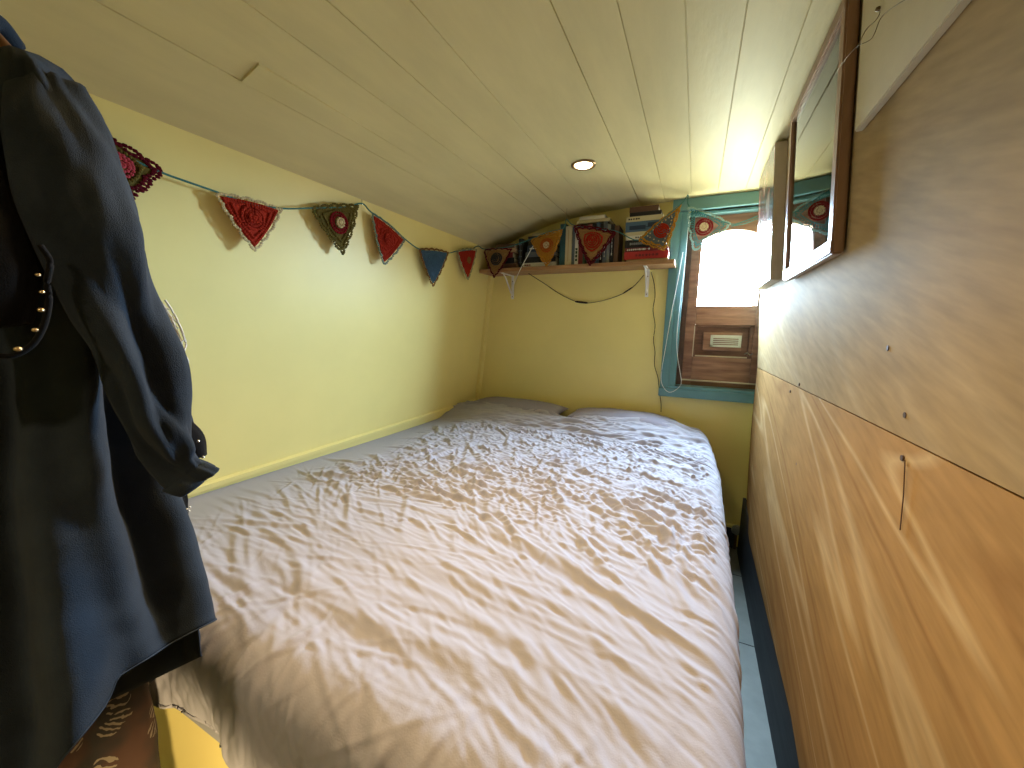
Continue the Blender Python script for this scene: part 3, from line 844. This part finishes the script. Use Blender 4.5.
# ------------------------------------------------------------------ pictures on the plywood
def wallbox(bm, y0, y1, z0, z1, d0, d1, mi=0, bevel=0):
    """box standing off the leaning plywood from depth d0 to d1 (towards the room)"""
    v = []
    for z in (z0, z1):
        for (y, d) in ((y0, d0), (y1, d0), (y1, d1), (y0, d1)):
            v.append(bm.verts.new((lean_r(z)-d, y, z)))
    fs = [bm.faces.new([v[i] for i in f]) for f in ((0,1,2,3),(7,6,5,4),(0,4,5,1),(1,5,6,2),(2,6,7,3),(3,7,4,0))]
    for f in fs: f.material_index = mi
    if bevel:
        bmesh.ops.bevel(bm, geom=list({e for f in fs for e in f.edges}), offset=bevel, segments=2, affect='EDGES')
# canvas
ART = bpy.data.materials.new('abstract picture'); ART.use_nodes = True
nt = ART.node_tree; b = nt.nodes['Principled BSDF']; b.inputs['Roughness'].default_value = .25
tc = nt.nodes.new('ShaderNodeTexCoord'); n = nt.nodes.new('ShaderNodeTexNoise'); n.inputs['Scale'].default_value = 7; n.inputs['Detail'].default_value = 5; n.inputs['Distortion'].default_value = 1.2
nt.links.new(tc.outputs['Object'], n.inputs['Vector']); r = nt.nodes.new('ShaderNodeValToRGB'); cr = r.color_ramp
cr.elements[0].position = .3; cr.elements[0].color = (.03, .04, .06, 1); cr.elements[1].position = .72; cr.elements[1].color = (.45, .50, .52, 1)
for p_, c_ in ((.42, (.22, .03, .03)), (.5, (.05, .11, .13)), (.58, (.30, .10, .07))): e = cr.elements.new(p_); e.color = (*c_, 1)
nt.links.new(n.outputs['Fac'], r.inputs['Fac']); nt.links.new(r.outputs[0], b.inputs['Base Color'])
t = thing('picture', 'thick-edged canvas picture of dark reds and blues, nearest the window', 'picture', (.28, 2.14, .2))
bm = bmesh.new(); wallbox(bm, 1.79, 2.19, .195, .688, 0, .038, bevel=.002); obj('canvas', bm, CANVAS, t)
bm = bmesh.new(); wallbox(bm, 1.792, 2.188, .197, .686, .038, .0392); obj('print', bm, ART, t)
# glazed frame
t = thing('picture', 'glazed picture in a plain brown wooden frame, mirror-like glass', 'picture', (.28, 1.4, .18))
y0, y1, z0, z1, fw, fd = 1.085, 1.61, .170, .688, .034, .027
for (a0, a1, b0, b1) in ((y0, y0+fw, z0, z1), (y1-fw, y1, z0, z1)):
    bm = bmesh.new(); wallbox(bm, a0, a1, b0, b1, 0.004, fd, bevel=.004); obj('frame', bm, FRAMEW, t)
PALEF = wood('pale frame wood', (.40, .27, .19), (.32, .21, .14), (30, 4, 30), rough=.35)
bm = bmesh.new(); wallbox(bm, y0+.004, y1-.004, z0-.001, z0+fw, .004, fd+.0008, bevel=.004); obj('frame', bm, PALEF, t, label='pale worn lower rail')
bm = bmesh.new(); wallbox(bm, y0+.004, y1-.004, z1-fw, z1+.001, .004, fd+.0008, bevel=.004); obj('frame', bm, FRAMEW, t)
bm = bmesh.new(); wallbox(bm, y0+fw-.003, y1-fw+.003, z0+fw-.003, z1-fw+.003, .006, .012)
obj('print', bm, mat('faded print', (.42, .40, .33), rough=.8, col2=(.20, .22, .20), noise_scale=5), t)
GLS = mat('picture glass', (.9, .9, .9), rough=.02, spec=.8, trans=0)
GP = bpy.data.materials.new('picture glazing'); GP.use_nodes = True
nt = GP.node_tree; nt.nodes.remove(nt.nodes['Principled BSDF'])
tr = nt.nodes.new('ShaderNodeBsdfTransparent'); gl = nt.nodes.new('ShaderNodeBsdfGlossy'); gl.inputs['Roughness'].default_value = .01
fz = nt.nodes.new('ShaderNodeFresnel'); fz.inputs['IOR'].default_value = 1.9; mxs = nt.nodes.new('ShaderNodeMixShader')
nt.links.new(fz.outputs[0], mxs.inputs[0]); nt.links.new(tr.outputs[0], mxs.inputs[1]); nt.links.new(gl.outputs[0], mxs.inputs[2])
nt.links.new(mxs.outputs[0], nt.nodes['Material Output'].inputs['Surface'])
bm = bmesh.new(); wallbox(bm, y0+fw-.002, y1-fw+.002, z0+fw-.002, z1-fw+.002, .018, .020)
obj('glass', bm, GP, t)
# cream board at the top right
bm = bmesh.new(); wallbox(bm, .20, 1.035, .392, .692, .0005, .014, bevel=.002)
tag(obj('painted_board', bm, CREAM), 'cream painted board fixed high on the plywood, nearest the camera', 'board')
bm = bmesh.new()
tube(bm, spline([onR(827, 88, .06), onR(833, 77, .05), onR(848, 56, .05), onR(858, 46, .045), onR(872, 38, .035), onR(881, 18, .03), onR(895, 6, .03), onR(910, -3, .03)], 8), .0007, 6)
tube(bm, spline([onR(858, 46, .045), onR(866, 30, .03), onR(876, 20, .022), onR(880, 12, .02), onR(877, 8, .014)], 8), .0007, 6)
blob(bm, onR(878, 9, .0165), .0045)
tag(obj('hanging_wire', bm, mat('wire', (.16, .12, .07), rough=.4, metal=.8)), 'thin bent wire dangling over the cream board and frame edge', 'wire')

# ------------------------------------------------------------------ ceiling spot
sx, sy = -.485, 1.705; szt = zc(sx)
t = thing('ceiling_spotlight', 'small round recessed spotlight glowing in the boarded ceiling', 'light', (sx, sy, szt))
bm = bmesh.new(); lathe(bm, [(.052, .004), (.052, -.003), (.049, -.007), (.043, -.007), (.038, -.001), (.038, .004)], (sx, sy, szt), 40)
obj('rim', bm, mat('brass rim', (.32, .22, .12), rough=.3, metal=.8), t, smooth=True)
EM = bpy.data.materials.new('lamp glow'); EM.use_nodes = True
b = EM.node_tree.nodes['Principled BSDF']; b.inputs['Emission Color'].default_value = (1, .80, .48, 1); b.inputs['Emission Strength'].default_value = 14
bm = bmesh.new(); lathe(bm, [(.036, .0), (.034, -.006), (.024, -.010), (.008, -.012)], (sx, sy, szt), 32)
obj('bulb', bm, EM, t, smooth=True)

# ------------------------------------------------------------------ hanging clothes
E2 = np.array([.30, .954]); N2 = np.array([.954, -.30])
def gp(s, z, nn):
    k = (.62-nn)/.62
    p = E2*s*k + N2*(-.62+nn)
    return Vector((p[0], p[1], z*k))
def interp_rows(rows, z):
    zs = [r[0] for r in rows][::-1]
    return [float(np.interp(z, zs, [r[i] for r in rows][::-1])) for i in range(1, len(rows[0]))]
def body(rows, hem, nfold=5, fa=.006, seed=0, nz_=120, nphi=128, fine=.0012):
    """hanging cloth body; rows: (z, centre s, half s, centre n, half n); hem(phi) lower edge"""
    bm = bmesh.new(); ztop = rows[0][0]; grid = []
    for i in range(nz_+1):
        row = []
        for k in range(nphi):
            ph = 2*math.pi*k/nphi
            zb = hem(ph); z = ztop + (zb-ztop)*(i/nz_)
            cs, hs, cn, hn = interp_rows(rows, z)
            dn = max(0, ztop-z)
            amp = fa*min(1, dn/.25)
            f = amp*(math.sin(nfold*ph+seed+2.2*z*2)+.55*math.sin((nfold*2-1)*ph+seed*2.3-3*z)) 
            w = fine*noise.noise(Vector((ph*3+seed, z*28, seed)))*2 + .004*noise.noise(Vector((ph*1.3+seed, z*9, seed+3)))
            r = 1+ (f+w)/max(hs, .02)
            # pinch of cloth
            row.append(bm.verts.new(gp(cs+hs*math.cos(ph)*r, z, cn+(hn*math.sin(ph))*(1+(f+w)/max(hn, .05)*1.6))))
        grid.append(row)
    for i in range(nz_):
        for k in range(nphi):
            bm.faces.new((grid[i][k], grid[i][(k+1)%nphi], grid[i+1][(k+1)%nphi], grid[i+1][k]))
    bm.faces.new(grid[0])
    hemline = [v.co.copy() for v in grid[-1]]; hem2 = [v.co.copy() for v in grid[-3]]
    return bm, hemline, hem2
def sleeve(ctrl, rads, flat=.7, seed=0, n=14, seg=40, crease=.004):
    pts = spline(ctrl, n); m_ = len(pts); bm = bmesh.new(); rings = []
    for i, p in enumerate(pts):
        t_ = i/(m_-1)*(len(rads)-1); r = float(np.interp(t_, range(len(rads)), rads))
        tan = (pts[min(i+1, m_-1)]-pts[max(0, i-1)]).normalized()
        a = Vector((N2[0], N2[1], 0)); a = (a-tan*a.dot(tan)).normalized(); b = tan.cross(a)
        ring = []
        for k in range(seg):
            ph = 2*math.pi*k/seg
            L = i*.012
            w = crease*(noise.noise(Vector((math.cos(ph)*1.4+seed, math.sin(ph)*1.4, L*3.5+ph*.2)))*1.8 + .7*math.sin(3*ph+L*4+seed)) + crease*.5*noise.noise(Vector((math.cos(ph)*3+seed, math.sin(ph)*3, L*9)))
            ring.append(bm.verts.new(p + a*math.cos(ph)*(r*flat+w) + b*math.sin(ph)*(r+w)))
        rings.append(ring)
    for i in range(m_-1):
        for k in range(seg): bm.faces.new((rings[i][k], rings[i][(k+1)%seg], rings[i+1][(k+1)%seg], rings[i+1][k]))
    bm.faces.new(rings[0][::-1])
    end = [v.co.copy() for v in rings[-1]]
    return bm, end
def addsolid(o, th):
    m_ = o.modifiers.new('cloth', 'SOLIDIFY'); m_.thickness = th; m_.offset = -1
def denim(name, c, c2):
    M = mat(name, c, rough=.9, spec=.12, sheen=.04, col2=c2, noise_scale=14, bump=.5, bump_scale=900)
    return M
DEN = denim('dark indigo denim', (.024, .034, .050), (.016, .023, .034))
DEN2 = denim('near black cotton', (.006, .008, .013), (.004, .005, .008))
BLK = denim('black crepe', (.004, .0045, .006), (.003, .003, .004))
SEAMM = mat('pale seam denim', (.022, .032, .05), rough=.9)

def cuffring(end, scale, length, direction, mt, parent, name='cuff', label=None):
    bm = bmesh.new(); c = sum(end, Vector())/len(end); n = len(end)
    rings = []
    for (sc_, d) in ((scale*.97, -.004), (scale*1.06, -.003), (scale*1.08, length*.5), (scale*1.05, length), (scale*.9, length+.002), (scale*.86, length*.6)):
        rings.append([bm.verts.new(c+(p-c)*sc_+direction*d) for p in end])
    for i in range(len(rings)-1):
        for k in range(n): bm.faces.new((rings[i][k], rings[i][(k+1)%n], rings[i+1][(k+1)%n], rings[i+1][k]))
    return obj(name, bm, mt, parent, label=label, smooth=True)

# A: denim shirt
shirt = thing('shirt', 'dark indigo denim shirt hanging on the left, nearest the camera', 'shirt', gp(-.02, -.5, -.1))
rowsA = [(.252, -.020, .010, -.10, .06), (.246, -.018, .022, -.10, .085), (.225, -.014, .034, -.10, .10), (.17, -.018, .048, -.10, .105), (.1, -.022, .056, -.10, .105), (0, -.028, .064, -.10, .10),
         (-.1, -.034, .070, -.10, .10), (-.2, -.038, .082, -.10, .10), (-.3, -.036, .094, -.10, .105), (-.42, -.035, .103, -.10, .11), (-.6, -.05, .11, -.10, .115)]
def hemA(ph):   # shirt-tail: high at the side seam facing the camera
    s = math.cos(ph); near = math.sin(ph)
    if near > -.2:
        # profile along the visible side from front tail (s<0) to back tail
        return float(np.interp(s, [-1, -.62, -.3, .05, .12, .16, .5, 1.0], [-.535, -.525, -.505, -.455, -.44, -.425, -.418, -.405]))
    return -.45
bmA, hA, hA2 = body(rowsA, hemA, nfold=5, fa=.014, seed=1.3)
o = obj('body', bmA, DEN, shirt, smooth=True); addsolid(o, .0015)
bm = bmesh.new(); tube(bm, hA+[hA[0]], .0011, 6, False); obj('hem', bm, SEAMM, shirt, smooth=True, label='stitched paler hem')
bm = bmesh.new()
pl = [gp(.004+.002*math.sin(z*20), z, .012) for z in np.linspace(-.10, -.44, 30)]
o_, e_ = sleeve([gp(-.006, .225, -.03), gp(.0, .17, .012), gp(.006, .10, .03), gp(.014, .03, .036), gp(.028, -.04, .036), gp(.038, -.11, .034), gp(.052, -.165, .03), gp(.068, -.192, .03)],
                [.022, .036, .036, .034, .031, .026, .021, .017], seed=4, crease=.008)
o = obj('sleeve', o_, DEN, shirt, smooth=True); addsolid(o, .0012)
cuffring(e_, 1.05, .016, Vector((.25, .70, -.62)).normalized(), DEN, shirt)
bm = bmesh.new()
col = spline([gp(-.05, .235, -.06), gp(-.045, .262, -.08), gp(-.034, .268, -.10), (gp(-.024, .252, -.12))], 8)
tube(bm, col, [.010]*len(col), 10); obj('collar', bm, DEN, shirt, smooth=True)
# B: second shirt behind, sleeve shows along the right
sb = thing('shirt', 'near-black cotton shirt hanging behind the denim one, its cuff rolled', 'shirt', gp(0, -.5, -.3))
rowsB = [(.235, -.02, .02, -.32, .06), (.17, -.02, .03, -.32, .09), (.0, -.03, .05, -.32, .09), (-.2, -.03, .06, -.32, .09), (-.36, -.025, .080, -.32, .09), (-.415, -.022, .087, -.32, .09), (-.445, -.03, .078, -.32, .09), (-.475, -.05, .070, -.32, .09), (-.52, -.06, .06, -.32, .09)]
bmB, hB, _ = body(rowsB, lambda ph: float(np.interp(math.cos(ph), [-1, .0, .5, .8, 1], [-.476, -.474, -.460, -.436, -.412])), nfold=3, fa=.003, seed=5)
o = obj('body', bmB, DEN2, sb, smooth=True); addsolid(o, .0015)
o_, e_ = sleeve([gp(-.012, .225, -.14), gp(-.004, .18, -.13), gp(.008, .12, -.12), gp(.021, .047, -.11), gp(.031, -.011, -.10), gp(.041, -.078, -.10), gp(.054, -.125, -.10), gp(.060, -.150, -.10)],
                [.022, .033, .034, .031, .028, .026, .026, .022], seed=9, crease=.003)
o = obj('sleeve', o_, DEN, sb, smooth=True); addsolid(o, .0012)
bmc, e2_ = sleeve([gp(.060, -.135, -.10), gp(.070, -.15, -.10), gp(.072, -.172, -.10)], [.022, .019, .017], seed=2, n=6, crease=.002)
cf = obj('cuff', bmc, BLK, sb, smooth=True, label='black inner cuff with small buttons'); addsolid(cf, .001)
for (u, v) in ((198, 441), (203, 457)):
    w = ray(u, v); kk = (.62+.075)/(-(w[:2]@N2)); p = Vector(w*kk)
    bm = bmesh.new(); blob(bm, p, .0022, 1, 1, 1, sub=2); obj('button', bm, CHROME, cf)
# D: dotted blouse cuff
db = thing('blouse', 'dark blouse with white-dotted cuff showing below the rolled sleeves', 'blouse', gp(.04, -.25, -.22))
o_, e_ = sleeve([gp(.020, .16, -.215), gp(.028, .0, -.20), gp(.038, -.12, -.20), gp(.046, -.19, -.20), gp(.052, -.215, -.20), gp(.050, -.243, -.20)], [.02, .02, .018, .016, .015, .017], seed=12, crease=.002)
cm = obj('sleeve', o_, BLK, db, smooth=True); addsolid(cm, .001)
bm = bmesh.new()
for (u, v) in ((171, 506), (174, 509), (168, 508), (187, 509), (189, 511), (182, 516), (186, 514), (172, 512), (166, 503), (190, 507)):
    w = ray(u, v); kk = (.62+.168)/(-(w[:2]@N2)); blob(bm, Vector(w*kk), .0018)
obj('dots', bm, WHITE, cm, label='small white dots')
# E: black beaded blouse at far left, in front
eb = thing('blouse', 'black blouse with a row of small brass buttons at the left edge of the picture', 'blouse', gp(-.08, -.05, .03))
rowsE = [(.20, -.085, .035, -.01, .03), (.12, -.085, .048, .03, .03), (.05, -.082, .052, .04, .03), (0, -.085, .046, .04, .03), (-.04, -.10, .04, .04, .03)]
bmE, hE, _ = body(rowsE, lambda ph: -.005-.03*(.5-.5*math.cos(ph)), nfold=3, fa=.003, seed=2, nz_=60, nphi=64)
o = obj('body', bmE, BLK, eb, smooth=True); addsolid(o, .001)
BRASS = mat('brass button', (.65, .50, .30), rough=.3, metal=.9)
for (u, v, r) in ((38, 275, .0028), (42, 292, .0028), (41, 310, .0035), (35, 330, .0032), (18, 349, .0040)):
    w = ray(u, v); kk = (.62-.078)/(-(w[:2]@N2)); bm = bmesh.new(); blob(bm, Vector(w*kk), r*.7, 1, 1, .8, sub=2); obj('button', bm, BRASS, eb, smooth=True)
bm = bmesh.new()
def g2w(u, v, nn):
    w = ray(u, v); return Vector(w*((.62-nn)/(-(w[:2]@N2))))
tube(bm, spline([g2w(40, 245, .072), g2w(50, 262, .072), g2w(47, 282, .072), g2w(49, 300, .072), g2w(44, 325, .072), g2w(32, 345, .072), g2w(10, 356, .072), g2w(-20, 352, .072)], 6), .0024, 8)
obj('placket', bm, BLK, eb, smooth=True)
# C: patterned dress
PAT = bpy.data.materials.new('brown leaf print'); PAT.use_nodes = True
nt = PAT.node_tree; b = nt.nodes['Principled BSDF']; b.inputs['Roughness'].default_value = .9
tc = nt.nodes.new('ShaderNodeTexCoord'); mp = nt.nodes.new('ShaderNodeMapping'); mp.inputs['Rotation'].default_value = (.5, .4, .3)
nt.links.new(tc.outputs['Object'], mp.inputs[0])
vo = nt.nodes.new('ShaderNodeTexVoronoi'); vo.inputs['Scale'].default_value = 24; nt.links.new(mp.outputs[0], vo.inputs['Vector'])
wv = nt.nodes.new('ShaderNodeTexWave'); wv.inputs['Scale'].default_value = 60; wv.inputs['Distortion'].default_value = 6; nt.links.new(mp.outputs[0], wv.inputs['Vector'])
lt = nt.nodes.new('ShaderNodeMath'); lt.operation = 'LESS_THAN'; lt.inputs[1].default_value = .38; nt.links.new(vo.outputs['Distance'], lt.inputs[0])
gt = nt.nodes.new('ShaderNodeMath'); gt.operation = 'GREATER_THAN'; gt.inputs[1].default_value = .62; nt.links.new(wv.outputs['Fac'], gt.inputs[0])
ml = nt.nodes.new('ShaderNodeMath'); ml.operation = 'MULTIPLY'; nt.links.new(lt.outputs[0], ml.inputs[0]); nt.links.new(gt.outputs[0], ml.inputs[1])
n = nt.nodes.new('ShaderNodeTexNoise'); n.inputs['Scale'].default_value = 12; nt.links.new(tc.outputs['Object'], n.inputs['Vector'])
rr = nt.nodes.new('ShaderNodeValToRGB'); rr.color_ramp.elements[0].position = .45; rr.color_ramp.elements[0].color = (.008, .005, .004, 1); rr.color_ramp.elements[1].position = .62; rr.color_ramp.elements[1].color = (.035, .012, .006, 1)
nt.links.new(n.outputs['Fac'], rr.inputs['Fac'])
mx = nt.nodes.new('ShaderNodeMix'); mx.data_type = 'RGBA'; nt.links.new(ml.outputs[0], mx.inputs['Factor']); nt.links.new(rr.outputs[0], mx.inputs['A']); mx.inputs['B'].default_value = (.14, .11, .08, 1)
nt.links.new(mx.outputs['Result'], b.inputs['Base Color'])
dr = thing('dress', 'dark brown dress with a pale leaf print hanging below the shirts', 'dress', gp(-.06, -.75, -.2))
rowsC = [(.1, -.05, .02, -.255, .035), (-.2, -.05, .035, -.25, .035), (-.42, -.05, .052, -.25, .04), (-.60, -.055, .062, -.25, .045), (-.85, -.055, .07, -.25, .05)]
bmC, _, _ = body(rowsC, lambda ph: -.78, nfold=4, fa=.004, seed=8)
o = obj('body', bmC, PAT, dr, smooth=True); addsolid(o, .001)
# F: white lace scrap
LACE = mat('white lace', (.60, .58, .54), rough=.9)
la = thing('lace_top', 'white lace top peeping out behind the sleeve against the yellow wall', 'top', gp(.06, -.05, -.45))
bm = bmesh.new()
ctl = [(160, 300), (168, 312), (173, 322), (178, 334), (181, 344), (179, 352), (183, 362), (179, 368)]
for lane in range(6):
    tube(bm, spline([g2w(u+5-lane*4.2, v+lane*1.5, -.45-.004*math.sin(i*2+lane)) for i, (u, v) in enumerate(ctl)], 5), .0022, 5)
for k in range(90):
    i = random.random()*(len(ctl)-1.01); a = ctl[int(i)]; b2 = ctl[int(i)+1]; f_ = i-int(i)
    u, v = a[0]+(b2[0]-a[0])*f_, a[1]+(b2[1]-a[1])*f_
    u += 5-random.uniform(0, 20)
    p = g2w(u, v+random.uniform(-2, 2), -.45+random.uniform(-.004, .004)); q_ = g2w(u-4, v+random.uniform(-4, 4), -.45)
    tube(bm, [p, q_], .0014, 4)
obj('lace', bm, LACE, la)
bm = bmesh.new(); tube(bm, [g2w(156, 300, -.45), g2w(118, 200, -.45), g2w(60, 120, -.45)], .003, 6); obj('strap', bm, LACE, la)
# hanger and rail
WD = wood('hanger wood', (.16, .07, .03), (.08, .035, .015), (10, 10, 10))
rail_z = .46
ra = np.array(gp(-.07, 0, -.12))[:2]
def rp(s): p = ra + E2*s; return Vector((p[0], p[1], rail_z))
t = thing('clothes_rail', 'metal clothes rail under the ceiling holding the hanging clothes', 'rail', rp(-.3))
bm = bmesh.new(); tube(bm, [rp(-.75), rp(.03)], .011, 12); obj('pole', bm, CHROME, t)
for s in (-.72, 0.0):
    p = rp(s); bm = bmesh.new(); tube(bm, [p, (p.x, p.y, zc(p.x))], .007, 10); obj('bracket', bm, CHROME, t)
hg = thing('clothes_hanger', 'brown wooden hanger holding the denim shirt by its collar', 'hanger', gp(-.036, .26, -.1))
bm = bmesh.new()
tube(bm, spline([gp(-.014, .225, -.04), gp(-.034, .255, -.07), gp(-.045, .266, -.12), gp(-.055, .262, -.2), gp(-.07, .235, -.28)], 8), [.006]*33, 10)
obj('arm', bm, WD, hg, smooth=True)
bm = bmesh.new(); pt = gp(-.042, .275, -.12)
p2 = rp(.03)
tube(bm, spline([pt, pt+Vector((0, 0, .05)), Vector((p2.x, p2.y, rail_z-.03)), Vector((p2.x+.012, p2.y, rail_z-.008)), Vector((p2.x+.008, p2.y, rail_z+.014)), Vector((p2.x-.01, p2.y, rail_z+.012))], 6), .0018, 6)
obj('hook', bm, CHROME, hg)

# small valve and pipe in the dark end of the gap
t = thing('pipe_valve', 'small grey round valve above the dark floor gap at the far end', 'valve', (.265, 2.33, -1.15))
p = onY(737, 531, 2.34)
bm = bmesh.new(); lathe(bm, [(.012, 0), (.026, .004), (.030, .014), (.026, .026), (.01, .03)], (p.x, 2.335, p.z), 8, 'Y'); obj('knob', bm, mat('grey knob', (.30, .32, .33), rough=.5), t)
bm = bmesh.new(); tube(bm, [(p.x, 2.37, p.z), (p.x, 2.37, FZ+.002)], .008, 10); obj('pipe', bm, STEELDARK, t)

# ------------------------------------------------------------------ light
W = bpy.data.worlds.new('world'); sc.world = W; W.use_nodes = True
nt = W.node_tree; bg = nt.nodes['Background']
tc = nt.nodes.new('ShaderNodeTexCoord'); sp = nt.nodes.new('ShaderNodeSeparateXYZ'); nt.links.new(tc.outputs['Generated'], sp.inputs[0])
rp_ = nt.nodes.new('ShaderNodeValToRGB'); rp_.color_ramp.elements[0].position = .46; rp_.color_ramp.elements[0].color = (.12, .13, .10, 1)
rp_.color_ramp.elements[1].position = .53; rp_.color_ramp.elements[1].color = (.56, .79, 1.0, 1)
mr_ = nt.nodes.new('ShaderNodeMapRange'); mr_.inputs['From Min'].default_value = -1; mr_.inputs['From Max'].default_value = 1
nt.links.new(sp.outputs['Z'], mr_.inputs['Value']); nt.links.new(mr_.outputs[0], rp_.inputs['Fac']); nt.links.new(rp_.outputs[0], bg.inputs['Color'])
bg.inputs['Strength'].default_value = 205
pd = bpy.data.lights.new('window_portal', 'AREA'); pd.shape = 'RECTANGLE'; pd.size = .34; pd.size_y = .44
pd.cycles.is_portal = True
po = bpy.data.objects.new('window_portal', pd); C.objects.link(po); po.location = (.16, DY+.06, .33); po.rotation_euler = (math.radians(-90), 0, 0)

def spot(loc, energy, col, ang=120, blend=1, rad=.03, tgt=None, name='spot'):
    d = bpy.data.lights.new(name, 'SPOT'); d.energy = energy; d.color = col; d.spot_size = math.radians(ang); d.spot_blend = blend; d.shadow_soft_size = rad
    o = bpy.data.objects.new(name, d); C.objects.link(o); o.location = loc
    dirv = (Vector(tgt)-Vector(loc)) if tgt else Vector((0, 0, -1))
    o.rotation_euler = dirv.to_track_quat('-Z', 'Y').to_euler()
    return o
WARM = (1, .74, .42)
spot((sx, sy, szt-.03), 15, WARM, 120, 1, .04, (-.30, 1.30, -.6), 'ceiling_spot')
spot((-.40, .72, zc(-.4)-.02), 46, (1, .68, .32), 114, 1, .05, (-.36, .52, -.6), 'ceiling_spot_near')
spot((-.30, -.70, zc(-.3)-.02), 36, WARM, 140, 1, .04, None, 'ceiling_spot_behind')
spot((.12, -.16, -.86), 80, (1, .74, .36), 40, 1, .03, (-.92, .345, -.95), 'low_board_fill')  # unseen warm fill, added low down to brighten the yellow front board

vs = sc.view_settings
vs.view_transform = 'Standard'; vs.look = 'None'; vs.gamma = 1; vs.use_curve_mapping = False; vs.exposure = .48
